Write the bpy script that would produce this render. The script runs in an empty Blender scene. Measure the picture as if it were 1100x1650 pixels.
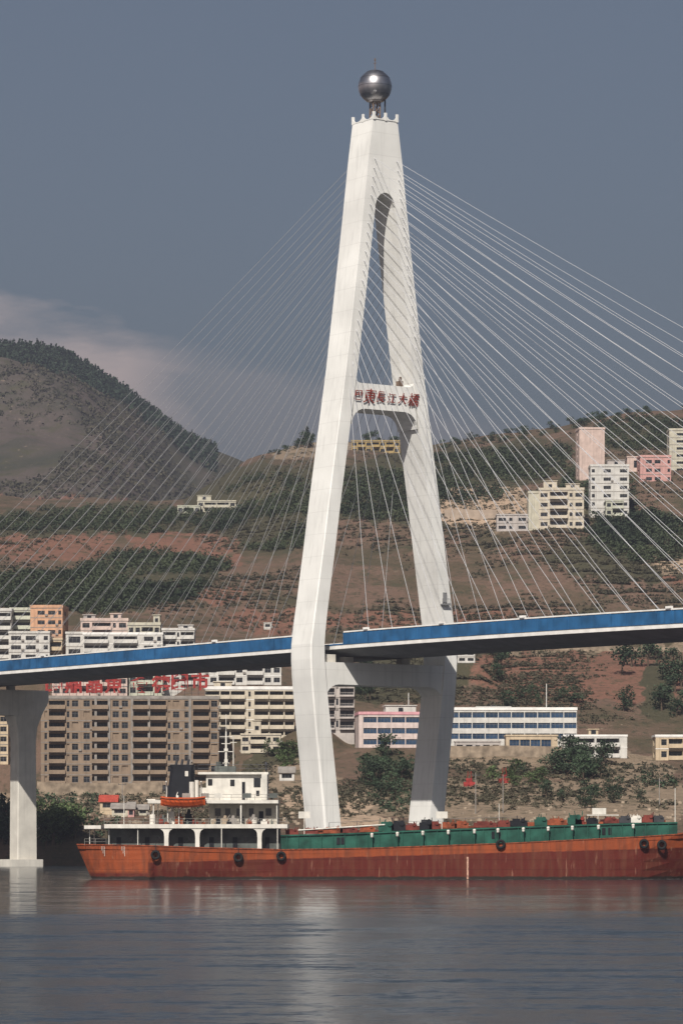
import bpy, bmesh, math, random
import numpy as np
from mathutils import Vector, Matrix
R = math.radians
random.seed(7)
rng = np.random.default_rng(11)
sc = bpy.context.scene
COL = sc.collection

# ------------------------------------------------------------------ camera
F = 5600.0          # focal length in photo pixels (photo 1100 wide)
HZ = 1343.0         # horizon row
CH = 8.0            # camera height above the water
cd = bpy.data.cameras.new('camera'); cam = bpy.data.objects.new('camera', cd); COL.objects.link(cam)
sc.camera = cam
cd.sensor_fit = 'HORIZONTAL'; cd.sensor_width = 36.0; cd.lens = 36.0 * F / 1100.0
cd.shift_y = (HZ - 825.0) / 1100.0
cd.clip_start = 1.0; cd.clip_end = 20000.0
cam.location = (0, 0, CH); cam.rotation_euler = (R(90), 0, 0)

# ------------------------------------------------------------------ sky and sun
SUN_AZ, SUN_EL = 13.0, 43.5
W = bpy.data.worlds.new('World'); sc.world = W; W.use_nodes = True
nt = W.node_tree; nt.nodes.clear()
out = nt.nodes.new('ShaderNodeOutputWorld'); bg = nt.nodes.new('ShaderNodeBackground')
sky = nt.nodes.new('ShaderNodeTexSky'); sky.sky_type = 'NISHITA'; sky.sun_disc = False
sky.sun_elevation = R(SUN_EL); sky.sun_rotation = R(180 + SUN_AZ)
sky.altitude = 200; sky.air_density = 1.0; sky.dust_density = 2.5; sky.ozone_density = 1.5
hs = nt.nodes.new('ShaderNodeHueSaturation'); hs.inputs['Saturation'].default_value = 0.88; hs.inputs['Value'].default_value = 0.76
nt.links.new(sky.outputs[0], hs.inputs['Color'])
# thin evening-pink cloud bank low over the far mountain
tc = nt.nodes.new('ShaderNodeTexCoord'); mp = nt.nodes.new('ShaderNodeMapping'); mp.inputs['Scale'].default_value = (9, 9, 34)
nz = nt.nodes.new('ShaderNodeTexNoise'); nz.inputs['Scale'].default_value = 1.6; nz.inputs['Detail'].default_value = 7; nz.inputs['Roughness'].default_value = .55
nt.links.new(tc.outputs['Generated'], mp.inputs[0]); nt.links.new(mp.outputs[0], nz.inputs['Vector'])
sep = nt.nodes.new('ShaderNodeSeparateXYZ'); nt.links.new(tc.outputs['Generated'], sep.inputs[0])
def wmath(op, a, b=None, clamp=False):
    m = nt.nodes.new('ShaderNodeMath'); m.operation = op; m.use_clamp = clamp
    for i, v in enumerate((a, b)):
        if v is None: continue
        if isinstance(v, (int, float)): m.inputs[i].default_value = v
        else: nt.links.new(v, m.inputs[i])
    return m.outputs[0]
# cloud top height falls to the right: 0.158 at x=-.1, 0.115 at x=-.03
xx = sep.outputs[0]; zz = sep.outputs[2]
top = wmath('ADD', wmath('MULTIPLY', xx, -0.234), 0.1300)
top = wmath('ADD', top, wmath('MULTIPLY', wmath('SUBTRACT', nz.outputs['Fac'], .5), .042))
below = wmath('MULTIPLY', wmath('SUBTRACT', top, zz), 95, True)
side_ = wmath('MULTIPLY', wmath('SUBTRACT', -.036, wmath('ADD', xx, wmath('MULTIPLY', wmath('SUBTRACT', nz.outputs['Fac'], .5), .05))), 45, True)
amp = wmath('ADD', wmath('MULTIPLY', side_, .62), .16)
dens = wmath('MULTIPLY', wmath('MULTIPLY', below, amp), wmath('ADD', wmath('MULTIPLY', nz.outputs['Fac'], 2.2), -.35, True), True)
mix = nt.nodes.new('ShaderNodeMixRGB'); nt.links.new(dens, mix.inputs[0]); nt.links.new(hs.outputs[0], mix.inputs[1])
mix.inputs[2].default_value = (12.5, 10.0, 9.2, 1)
nt.links.new(mix.outputs[0], bg.inputs['Color']); bg.inputs['Strength'].default_value = 0.05
nt.links.new(bg.outputs[0], out.inputs[0])
sd = bpy.data.lights.new('sun', 'SUN'); sun = bpy.data.objects.new('sun', sd); COL.objects.link(sun)
sd.energy = 5.0; sd.angle = R(0.55); sd.color = (1.0, 0.945, 0.87)
trav = Vector((math.sin(R(SUN_AZ)) * math.cos(R(SUN_EL)), math.cos(R(SUN_AZ)) * math.cos(R(SUN_EL)), -math.sin(R(SUN_EL))))
sun.rotation_mode = 'QUATERNION'; sun.rotation_quaternion = (-trav).to_track_quat('Z', 'Y'); sun.location = (-100, -100, 300)
sc.view_settings.view_transform = 'Standard'; sc.view_settings.look = 'None'
sc.view_settings.exposure = 0.66; sc.view_settings.gamma = 1.0
sc.cycles.volume_bounces = 0; sc.cycles.max_bounces = 6
sc.cycles.use_denoising = True

# ------------------------------------------------------------------ helpers
def PX(px, Y): return (px - 550.0) * Y / F
def PZ(py, Y): return CH + (HZ - py) * Y / F

def tag(o, label=None, cat=None, group=None, kind=None):
    if label: o['label'] = label
    if cat: o['category'] = cat
    if group: o['group'] = group
    if kind: o['kind'] = kind
    return o
def empty(name, loc, rz=0, label=None, cat=None, group=None):
    o = bpy.data.objects.new(name, None); COL.objects.link(o); o.location = loc; o.rotation_euler = (0, 0, rz)
    o.empty_display_size = 1
    return tag(o, label, cat, group)
def link(name, me, parent=None, loc=None, rz=None):
    o = bpy.data.objects.new(name, me); COL.objects.link(o)
    if parent: o.parent = parent
    if loc: o.location = loc
    if rz is not None: o.rotation_euler = (0, 0, rz)
    return o

class MB:
    def __init__(s): s.v = []; s.f = []; s.m = []; s.cur = 0
    def face(s, pts):
        n = len(s.v); s.v += [tuple(p) for p in pts]; s.f.append(tuple(range(n, n + len(pts)))); s.m.append(s.cur)
    def box(s, x0, x1, y0, y1, z0, z1):
        n = len(s.v)
        s.v += [(x0,y0,z0),(x1,y0,z0),(x1,y1,z0),(x0,y1,z0),(x0,y0,z1),(x1,y0,z1),(x1,y1,z1),(x0,y1,z1)]
        for q in ((0,3,2,1),(4,5,6,7),(0,1,5,4),(1,2,6,5),(2,3,7,6),(3,0,4,7)):
            s.f.append(tuple(n+i for i in q)); s.m.append(s.cur)
    def tube(s, a, b, r, r2=None, n=8, caps=True):
        a = Vector(a); b = Vector(b); r2 = r if r2 is None else r2
        d = (b - a).normalized(); u = d.orthogonal().normalized(); w = d.cross(u)
        k = len(s.v)
        for p, rr in ((a, r), (b, r2)):
            for i in range(n):
                t = 2 * math.pi * i / n
                s.v.append(tuple(p + (u * math.cos(t) + w * math.sin(t)) * rr))
        for i in range(n):
            j = (i + 1) % n
            s.f.append((k+i, k+j, k+n+j, k+n+i)); s.m.append(s.cur)
        if caps:
            s.f.append(tuple(k + n - 1 - i for i in range(n))); s.m.append(s.cur)
            s.f.append(tuple(k + n + i for i in range(n))); s.m.append(s.cur)
    def loft(s, rings, cap=True):
        k = len(s.v); n = len(rings[0])
        for r in rings: s.v += [tuple(p) for p in r]
        for j in range(len(rings) - 1):
            for i in range(n):
                i2 = (i + 1) % n
                s.f.append((k+j*n+i, k+j*n+i2, k+(j+1)*n+i2, k+(j+1)*n+i)); s.m.append(s.cur)
        if cap:
            s.f.append(tuple(k + n - 1 - i for i in range(n))); s.m.append(s.cur)
            e = k + (len(rings) - 1) * n
            s.f.append(tuple(e + i for i in range(n))); s.m.append(s.cur)
    def sphere(s, c, r, nu=24, nv=14, sx=1, sy=1, sz=1):
        rings = []
        for j in range(1, nv):
            t = math.pi * j / nv
            rings.append([(c[0]+r*sx*math.sin(t)*math.cos(2*math.pi*i/nu), c[1]+r*sy*math.sin(t)*math.sin(2*math.pi*i/nu), c[2]-r*sz*math.cos(t)) for i in range(nu)])
        s.loft(rings)
    def mesh(s, name, mats=(), smooth=False):
        me = bpy.data.meshes.new(name); me.from_pydata(s.v, [], s.f)
        for m in mats: me.materials.append(m)
        if len(mats) > 1: me.polygons.foreach_set('material_index', s.m)
        if smooth: me.polygons.foreach_set('use_smooth', [True] * len(me.polygons))
        bm = bmesh.new(); bm.from_mesh(me)
        bmesh.ops.remove_doubles(bm, verts=bm.verts, dist=0.0005)
        bmesh.ops.recalc_face_normals(bm, faces=bm.faces); bm.to_mesh(me); bm.free()
        me.update(); return me
    def build(s, name, mat, parent=None, loc=None, smooth=False):
        mats = mat if isinstance(mat, (list, tuple)) else (mat,)
        return link(name, s.mesh(name, mats, smooth), parent, loc)

# ------------------------------------------------------------------ materials
def mat(name, col, rough=.75, metal=0., var=.12, scale=.6, bump=0., col2=None, streak=0., spec=.2, detail=6, objrand=0.):
    m = bpy.data.materials.new(name); m.use_nodes = True; t = m.node_tree; N = t.nodes; L = t.links
    b = N['Principled BSDF']; b.inputs['Roughness'].default_value = rough; b.inputs['Metallic'].default_value = metal
    b.inputs['Specular IOR Level'].default_value = spec
    tc = N.new('ShaderNodeTexCoord'); nz = N.new('ShaderNodeTexNoise'); nz.inputs['Scale'].default_value = scale; nz.inputs['Detail'].default_value = detail
    L.new(tc.outputs['Object'], nz.inputs['Vector'])
    c2 = col2 or tuple(c * (1 - 2.2 * var) for c in col)
    rp = N.new('ShaderNodeValToRGB'); rp.color_ramp.elements[0].position = .32; rp.color_ramp.elements[1].position = .68
    rp.color_ramp.elements[0].color = (*c2, 1); rp.color_ramp.elements[1].color = (*[min(1, c * (1 + var * .4)) for c in col], 1)
    L.new(nz.outputs['Fac'], rp.inputs[0]); last = rp.outputs[0]
    if streak:
        mp = N.new('ShaderNodeMapping'); mp.inputs['Scale'].default_value = (1.3, 1.3, .06); L.new(tc.outputs['Object'], mp.inputs[0])
        n2 = N.new('ShaderNodeTexNoise'); n2.inputs['Scale'].default_value = 1.1; n2.inputs['Detail'].default_value = 5; L.new(mp.outputs[0], n2.inputs['Vector'])
        r2 = N.new('ShaderNodeValToRGB'); r2.color_ramp.elements[0].position = .52; r2.color_ramp.elements[1].position = .75
        r2.color_ramp.elements[0].color = (0, 0, 0, 1); r2.color_ramp.elements[1].color = (streak,) * 3 + (1,)
        L.new(n2.outputs['Fac'], r2.inputs[0])
        mx = N.new('ShaderNodeMixRGB'); L.new(r2.outputs[0], mx.inputs[0]); L.new(last, mx.inputs[1])
        mx.inputs[2].default_value = (*[c * .45 for c in col], 1); last = mx.outputs[0]
    if objrand:
        oi = N.new('ShaderNodeObjectInfo'); h = N.new('ShaderNodeHueSaturation')
        mr = N.new('ShaderNodeMapRange'); mr.inputs[3].default_value = 1 - objrand; mr.inputs[4].default_value = 1 + objrand
        L.new(oi.outputs['Random'], mr.inputs[0]); L.new(mr.outputs[0], h.inputs['Value']); L.new(last, h.inputs['Color']); last = h.outputs[0]
    L.new(last, b.inputs['Base Color'])
    if bump:
        bp = N.new('ShaderNodeBump'); bp.inputs['Strength'].default_value = bump; bp.inputs['Distance'].default_value = .2
        L.new(nz.outputs['Fac'], bp.inputs['Height']); L.new(bp.outputs[0], b.inputs['Normal'])
    return m

M = {}
M['tower'] = mat('white_tower_concrete', (.66, .65, .615), .7, var=.08, scale=.1, streak=.32)
t_ = M['tower'].node_tree; N_ = t_.nodes; tc_ = N_.new('ShaderNodeTexCoord'); sp_ = N_.new('ShaderNodeSeparateXYZ'); t_.links.new(tc_.outputs['Object'], sp_.inputs[0])
m1 = N_.new('ShaderNodeMath'); m1.operation = 'PINGPONG'; t_.links.new(sp_.outputs[2], m1.inputs[0]); m1.inputs[1].default_value = 2.25
m2 = N_.new('ShaderNodeMath'); m2.operation = 'LESS_THAN'; t_.links.new(m1.outputs[0], m2.inputs[0]); m2.inputs[1].default_value = .07
m3 = N_.new('ShaderNodeMath'); m3.operation = 'MULTIPLY'; t_.links.new(m2.outputs[0], m3.inputs[0]); m3.inputs[1].default_value = .22
mj = N_.new('ShaderNodeMixRGB'); bs_ = N_['Principled BSDF']; src_ = bs_.inputs['Base Color'].links[0].from_socket
t_.links.new(m3.outputs[0], mj.inputs[0]); t_.links.new(src_, mj.inputs[1]); mj.inputs[2].default_value = (.3, .29, .27, 1); t_.links.new(mj.outputs[0], bs_.inputs['Base Color'])
M['pier'] = mat('grey_concrete', (.55, .52, .46), .8, var=.08, scale=.3, streak=.35)
M['girder'] = mat('girder_grey', (.20, .20, .20), .8, var=.12, scale=.3)
M['blue'] = mat('blue_paint', (.021, .105, .24), .75, var=.2, scale=.3, streak=.6)
M['rim'] = mat('white_edge_paint', (.72, .70, .66), .6, var=.1, scale=.4)
M['asphalt'] = mat('asphalt', (.05, .05, .05), .9)
M['cable'] = mat('cable_sheath', (.44, .44, .45), .5, var=.03)
M['steel'] = mat('ball_steel', (.42, .41, .42), .36, 1.0, var=.14, scale=.8)
M['darksteel'] = mat('dark_steel', (.06, .06, .065), .5, .5, var=.1)
M['rustframe'] = mat('rusted_lattice', (.16, .11, .08), .7, var=.2)
M['redpaint'] = mat('red_sign_paint', (.24, .035, .022), .55, var=.25, scale=2)
M['signred'] = mat('faded_red_sign', (.30, .035, .03), .6, var=.25, scale=1)
M['glass'] = mat('dark_window', (.018, .02, .024), .15, var=.2, spec=.5, objrand=.4)
M['blueglass'] = mat('blue_glass', (.03, .06, .11), .12, var=.2, objrand=.3)
M['frame'] = mat('window_frame', (.16, .155, .15), .5)
M['green'] = mat('green_deck_paint', (.018, .085, .06), .75, var=.25, scale=.5, streak=.3)
M['shipwhite'] = mat('ship_white', (.58, .55, .49), .5, var=.1, scale=.7, streak=.35)
M['shipgrey'] = mat('deckhouse_grey_green', (.10, .11, .10), .6, var=.2)  # dull grey-green paint of the lower deckhouse and some deck fittings
M['black'] = mat('black_paint', (.012, .013, .016), .45, var=.2)
M['rubber'] = mat('rubber', (.012, .012, .012), .85)
M['orange'] = mat('lifeboat_orange', (.45, .075, .018), .45, var=.2, scale=1.2)
M['rust'] = mat('rusty_orange', (.24, .06, .025), .7, var=.3, scale=1.5)
M['deckred'] = mat('deck_red', (.16, .035, .025), .75, var=.25, scale=1.)
M['bark'] = mat('bark', (.09, .065, .045), .9)
M['leaf'] = mat('leaf_green', (.075, .105, .04), .7, var=.25, scale=.5, objrand=.35)
M['leafdark'] = mat('leaf_dark', (.04, .062, .032), .7, var=.25, scale=.5, objrand=.35)
M['pine'] = mat('pine_needles', (.03, .048, .028), .8, var=.25, scale=.5, objrand=.3)
M['scrub'] = mat('dry_scrub', (.075, .066, .042), .85, var=.35, scale=.03, col2=(.042, .042, .026))
M['shrub'] = mat('shrub_leaves', (.045, .056, .028), .8, var=.35, scale=.03, col2=(.02, .03, .017))
M['slab'] = mat('roof_concrete', (.26, .235, .21), .85, var=.15, streak=.2)
M['tanwall'] = mat('tan_stone_wall', (.28, .22, .16), .9, var=.25, scale=.5, streak=.3, bump=.3)
M['tile'] = mat('red_roof_tile', (.36, .06, .04), .8, var=.2, scale=2)
M['greyrail'] = mat('grey_rail', (.2, .19, .17), .6)
def wall(name, c, streak=.55): 
    if name not in M: M[name] = mat(name, c, .85, var=.1, scale=.5, streak=streak)
    return M[name]

# hull paint: orange topsides over dark red boot, boundary rising to the bow
def hull_material():
    m = bpy.data.materials.new('hull_paint'); m.use_nodes = True; t = m.node_tree; N = t.nodes; L = t.links; b = N['Principled BSDF']
    b.inputs['Roughness'].default_value = .75; b.inputs['Specular IOR Level'].default_value = .2
    tc = N.new('ShaderNodeTexCoord'); sp = N.new('ShaderNodeSeparateXYZ'); L.new(tc.outputs['Object'], sp.inputs[0])
    def mt(op, a, c=None, cl=False):
        x = N.new('ShaderNodeMath'); x.operation = op; x.use_clamp = cl
        for i, v in enumerate((a, c)):
            if v is None: continue
            if isinstance(v, (int, float)): x.inputs[i].default_value = v
            else: L.new(v, x.inputs[i])
        return x.outputs[0]
    nz = N.new('ShaderNodeTexNoise'); nz.inputs['Scale'].default_value = .5; nz.inputs['Detail'].default_value = 9; nz.inputs['Roughness'].default_value = .65; L.new(tc.outputs['Object'], nz.inputs[0])
    line = mt('ADD', mt('MULTIPLY', sp.outputs[0], .028), 3.75)
    line = mt('ADD', line, mt('MULTIPLY', mt('SUBTRACT', nz.outputs['Fac'], .5), .5))
    up = mt('MULTIPLY', mt('SUBTRACT', sp.outputs[2], line), 6, True)
    st = mt('MULTIPLY', mt('SUBTRACT', -33.2, sp.outputs[0]), 3, True)
    st = mt('MULTIPLY', st, mt('MULTIPLY', mt('SUBTRACT', sp.outputs[2], .9), 2, True))
    up = mt('MAXIMUM', up, st)
    mx = N.new('ShaderNodeMixRGB'); L.new(up, mx.inputs[0]); mx.inputs[1].default_value = (.085, .012, .007, 1); mx.inputs[2].default_value = (.25, .055, .017, 1)
    mp = N.new('ShaderNodeMapping'); mp.inputs['Scale'].default_value = (1.2, 1.2, .13); L.new(tc.outputs['Object'], mp.inputs[0])
    n2 = N.new('ShaderNodeTexNoise'); n2.inputs['Scale'].default_value = 1.; n2.inputs['Detail'].default_value = 8; L.new(mp.outputs[0], n2.inputs[0])
    rp = N.new('ShaderNodeValToRGB'); rp.color_ramp.elements[0].position = .42; rp.color_ramp.elements[1].position = .7
    rp.color_ramp.elements[0].color = (0, 0, 0, 1); rp.color_ramp.elements[1].color = (.75, .75, .75, 1); L.new(n2.outputs['Fac'], rp.inputs[0])
    m2 = N.new('ShaderNodeMixRGB'); L.new(rp.outputs[0], m2.inputs[0]); L.new(mx.outputs[0], m2.inputs[1]); m2.inputs[2].default_value = (.11, .035, .018, 1)
    cx_ = N.new('ShaderNodeCombineXYZ'); L.new(sp.outputs[0], cx_.inputs[0]); L.new(sp.outputs[2], cx_.inputs[1])
    bk = N.new('ShaderNodeTexBrick'); L.new(cx_.outputs[0], bk.inputs['Vector']); bk.inputs['Scale'].default_value = 1; bk.inputs['Brick Width'].default_value = 6.; bk.inputs['Row Height'].default_value = 1.7; bk.inputs['Mortar Size'].default_value = .035
    bk.inputs['Color1'].default_value = (1, 1, 1, 1); bk.inputs['Color2'].default_value = (.86, .86, .86, 1); bk.inputs['Mortar'].default_value = (.55, .5, .5, 1)
    m3 = N.new('ShaderNodeMixRGB'); m3.blend_type = 'MULTIPLY'; m3.inputs[0].default_value = 1; L.new(m2.outputs[0], m3.inputs[1]); L.new(bk.outputs['Color'], m3.inputs[2])
    # pale scuffs and salt marks along the rubbing band
    n5 = N.new('ShaderNodeTexNoise'); n5.inputs['Scale'].default_value = 1.6; n5.inputs['Detail'].default_value = 8; L.new(mp.outputs[0], n5.inputs[0])
    m5 = N.new('ShaderNodeMixRGB'); L.new(mt('MULTIPLY', mt('SUBTRACT', n5.outputs['Fac'], .62), 5, True), m5.inputs[0]); L.new(m3.outputs[0], m5.inputs[1]); m5.inputs[2].default_value = (.26, .14, .09, 1)
    m6 = N.new('ShaderNodeMixRGB'); L.new(mt('MULTIPLY', mt('SUBTRACT', mt('ADD', .25, mt('MULTIPLY', nz.outputs['Fac'], .7)), sp.outputs[2]), 5, True), m6.inputs[0]); L.new(m5.outputs[0], m6.inputs[1]); m6.inputs[2].default_value = (.022, .015, .011, 1)
    L.new(m6.outputs[0], b.inputs['Base Color'])
    bp = N.new('ShaderNodeBump'); bp.inputs['Strength'].default_value = .35; bp.inputs['Distance'].default_value = .25; L.new(nz.outputs['Fac'], bp.inputs['Height']); L.new(bp.outputs[0], b.inputs['Normal'])
    return m
M['hull'] = hull_material()

# ------------------------------------------------------------------ water
def water():
    me = bpy.data.meshes.new('water')
    me.from_pydata([(-2400, -150, 0), (2400, -150, 0), (2400, 6200, 0), (-2400, 6200, 0)], [], [(0, 1, 2, 3)])
    m = bpy.data.materials.new('river_water'); m.use_nodes = True; N = m.node_tree.nodes; L = m.node_tree.links; b = N['Principled BSDF']
    b.inputs['Base Color'].default_value = (.022, .029, .036, 1); b.inputs['Roughness'].default_value = .12; b.inputs['IOR'].default_value = 1.33
    tc = N.new('ShaderNodeTexCoord')
    def nz(sc_, det, mapping):
        mp = N.new('ShaderNodeMapping'); mp.inputs['Scale'].default_value = mapping; L.new(tc.outputs['Object'], mp.inputs[0])
        n = N.new('ShaderNodeTexNoise'); n.inputs['Scale'].default_value = sc_; n.inputs['Detail'].default_value = det; n.inputs['Roughness'].default_value = .6
        L.new(mp.outputs[0], n.inputs['Vector']); return n.outputs['Fac']
    def vec(op, a, c):
        v = N.new('ShaderNodeVectorMath'); v.operation = op
        for i, q in enumerate((a, c)):
            if isinstance(q, tuple): v.inputs[i].default_value = q
            elif q is not None: L.new(q, v.inputs[i])
        return v.outputs[0]
    def nzc(sc_, det, mapping):
        f = nz(sc_, det, mapping); return f.node.outputs['Color']
    # wave facets: chop at three sizes tilts the surface directly
    w1 = vec('MULTIPLY', vec('SUBTRACT', nzc(1.6, 3, (.7, 1, 1)), (.5, .5, .5)), (.4, .85, 0))
    w2 = vec('MULTIPLY', vec('SUBTRACT', nzc(.22, 4, (.45, 1, 1)), (.5, .5, .5)), (.4, 1.1, 0))
    w3 = vec('MULTIPLY', vec('SUBTRACT', nzc(.03, 4, (.35, 1, 1)), (.5, .5, .5)), (.08, .3, 0))
    wv = vec('ADD', vec('ADD', w1, w2), w3)
    sp = N.new('ShaderNodeSeparateXYZ'); L.new(tc.outputs['Object'], sp.inputs[0])
    g = nz(.02, 4, (.4, 1.6, 1))
    ed = N.new('ShaderNodeMath'); ed.operation = 'MULTIPLY_ADD'; L.new(g, ed.inputs[0]); ed.inputs[1].default_value = 60; L.new(sp.outputs[1], ed.inputs[2])
    # calmer, current-smoothed lane near the ship and the far bank
    mr = N.new('ShaderNodeMapRange'); mr.inputs[1].default_value = 350; mr.inputs[2].default_value = 400; mr.inputs[3].default_value = 1.0; mr.inputs[4].default_value = .24
    L.new(ed.outputs[0], mr.inputs[0])
    mrr = N.new('ShaderNodeMapRange'); mrr.inputs[1].default_value = 350; mrr.inputs[2].default_value = 385; mrr.inputs[3].default_value = .22; mrr.inputs[4].default_value = .12; L.new(ed.outputs[0], mrr.inputs[0]); L.new(mrr.outputs[0], b.inputs['Roughness'])
    sc3 = N.new('ShaderNodeVectorMath'); sc3.operation = 'SCALE'; L.new(wv, sc3.inputs[0]); L.new(mr.outputs[0], sc3.inputs['Scale'])
    nn = N.new('ShaderNodeVectorMath'); nn.operation = 'NORMALIZE'; L.new(vec('ADD', sc3.outputs[0], (0, 0, 1)), nn.inputs[0]); L.new(nn.outputs[0], b.inputs['Normal'])
    me.materials.append(m); o = link('water', me); tag(o, 'grey rippled river water', kind='structure')
water()

# ------------------------------------------------------------------ terrain
def vnoise(x, y, seed):
    xi = np.floor(x).astype(np.int64); yi = np.floor(y).astype(np.int64); xf = x - xi; yf = y - yi
    def h(a, b):
        n = (a * 374761393 + b * 668265263 + seed * 1442695041) & 0x7fffffff
        n = ((n ^ (n >> 13)) * 1274126177) & 0x7fffffff
        return ((n ^ (n >> 16)) & 0xffff) / 65535.0
    u = xf * xf * (3 - 2 * xf); v = yf * yf * (3 - 2 * yf)
    return (h(xi, yi) * (1 - u) + h(xi + 1, yi) * u) * (1 - v) + (h(xi, yi + 1) * (1 - u) + h(xi + 1, yi + 1) * u) * v
def fbm(x, y, seed=0, octv=5):
    s = 0; a = 1; t = 0
    for k in range(octv):
        s = s + a * vnoise(x, y, seed + k * 17); t += a; a *= .5; x = x * 2.03; y = y * 2.03
    return s / t - .5

ST = np.array([880, 960, 1000, 1030, 1080, 1180, 1250, 1340, 1420, 1550, 1750.])
CX = np.array([-700, 0, 130, 250, 300, 400, 480, 560, 700, 850, 950, 1000, 1100, 1800.])
PY = np.array([
 [1330,1290,1272,1262,1102,1000, 940, 885, 845, 815, 800],
 [1330,1290,1272,1262,1102,1000, 940, 885, 845, 815, 806],
 [1335,1292,1272,1262,1100,1003, 945, 888, 848, 820, 806],
 [1335,1292,1272,1262,1095,1010, 950, 890, 850, 825, 806],
 [1330,1285,1268,1255,1095,1012, 952, 890, 850, 828, 800],
 [1325,1270,1235,1215,1110,1020, 960, 885, 830, 780, 738],
 [1322,1265,1225,1200,1120,1030, 960, 880, 815, 755, 714],
 [1318,1255,1215,1190,1130,1040, 970, 890, 810, 742, 709],
 [1312,1250,1212,1198,1135,1050, 970, 880, 800, 750, 722],
 [1308,1250,1217,1203,1140,1046, 960, 857, 800, 745, 697],
 [1308,1250,1218,1205,1140,1046, 960, 857, 783, 728, 677],
 [1308,1250,1219,1206,1140,1046, 960, 860, 778, 720, 668],
 [1308,1250,1222,1208,1140,1046, 960, 862, 775, 716, 661],
 [1308,1250,1222,1208,1140,1046, 960, 862, 775, 716, 640]], float)
ZZ = CH + (HZ - PY) * ST[None, :] / F
PADS = []   # x0,x1,y0,y1,z,margin
def shore(u):
    px = u * F + 550
    return np.interp(px, [-700, 0, 100, 160, 420, 620, 1100, 1800], [880, 868, 862, 850, 800, 785, 800, 820])
def terr(u, Y):
    px = np.clip(u * F + 550, -700, 1800)
    cols = np.empty((len(ST),) + np.shape(px))
    for k in range(len(ST)): cols[k] = np.interp(px, CX, ZZ[:, k])
    sh = shore(u); z = np.zeros(np.shape(px))
    z = np.where(Y < ST[0], np.clip((Y - sh) / (ST[0] - sh), -.3, 1) * cols[0], z)
    for k in range(len(ST) - 1):
        t = (Y - ST[k]) / (ST[k+1] - ST[k]); m = (Y >= ST[k]) & (Y < ST[k+1])
        z = np.where(m, cols[k] * (1 - t) + cols[k+1] * t, z)
    e = np.clip((Y - ST[-1]) / 500, 0, 2)
    z = np.where(Y >= ST[-1], cols[-1] * (1 - .30 * e * e), z)
    X = u * Y
    amp = np.clip((Y - 870) / 400, .12, 1.0)
    z = z + amp * (fbm(X / 70, Y / 70, 3) * 7 + fbm(X / 14, Y / 14, 9, 4) * 2.2) * np.clip((Y - sh) / 20, 0, 1)
    # farmed terraces on the middle slopes
    tf = np.clip((Y - 1090) / 60, 0, 1) * np.clip((1650 - Y) / 150, 0, 1) * .3
    st = 5.0; q = z / st + fbm(X / 160, Y / 160, 21) * 1.5; fr = q - np.floor(q)
    z = z + tf * st * (np.clip((fr - .35) / .3, 0, 1) - fr)
    for (x0, x1, y0, y1, zp, mg) in PADS:
        dx = np.maximum(np.maximum(x0 - X, X - x1), 0); dy = np.maximum(np.maximum(y0 - Y, Y - y1), 0)
        w = np.clip(1 - np.hypot(dx, dy) / mg, 0, 1); w = w * w * (3 - 2 * w)
        z = z * (1 - w) + zp * w
    return z
def tz(X, Y): return float(terr(np.array([X / Y]), np.array([float(Y)]))[0])
def ground_at(px, py, Ymin=800, Ymax=1780):
    u = (px - 550) / F; Ys = np.arange(Ymin, Ymax, 2.0); z = terr(np.full(len(Ys), u), Ys)
    p = HZ - (z - CH) * F / Ys; i = np.argmax(p <= py)
    if p[i] > py: i = int(np.argmin(p))
    return (u * Ys[i], Ys[i], z[i])

def ell(px, py, lst):
    m = np.zeros(np.shape(px))
    for (cx, cy, rx, ry) in lst:
        d = np.sqrt(((px - cx) / rx) ** 2 + ((py - cy) / ry) ** 2); m = np.maximum(m, np.clip((1.15 - d) / .3, 0, 1))
    return m
RED = [(60,880,130,22),(300,865,95,28),(330,905,60,22),(940,1095,170,42),(820,1080,90,30),(1090,890,40,50),(480,1000,120,18),(700,1000,160,16),(900,1010,160,16),(360,960,50,16)]
GRN = [(420,800,120,45),(620,790,120,48),(620,1100,60,40),(700,1080,60,40),(780,750,90,35),(760,830,90,18),(1055,1115,30,45),(960,1000,40,20),(640,750,50,20),(430,770,90,20),(1000,900,110,40),(240,830,200,20),(340,840,60,12),(440,1225,70,20),(780,1170,60,10),(620,1250,45,45)]
TAN = [(780,818,72,36),(560,1295,90,28),(900,1290,320,40),(800,1225,100,14),(200,1290,220,20),(480,1260,60,30),(990,1240,90,25),(940,1046,300,6),(600,720,60,10),(480,725,60,10),(1085,905,40,14)]
CUT = [(778,815,84,36),(568,1296,46,16),(560,1322,70,12),(1085,905,30,10),(470,1290,20,16)]
FOREST = [(160,842,320,20),(90,955,140,32),(230,935,110,45),(310,915,60,20),(440,830,90,62),(620,800,100,42),(760,765,80,52),(860,740,60,34),(1040,700,90,28),(960,790,60,40),(1040,870,90,40),(740,735,50,14),(1010,850,70,30),(150,975,60,18)]
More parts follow.
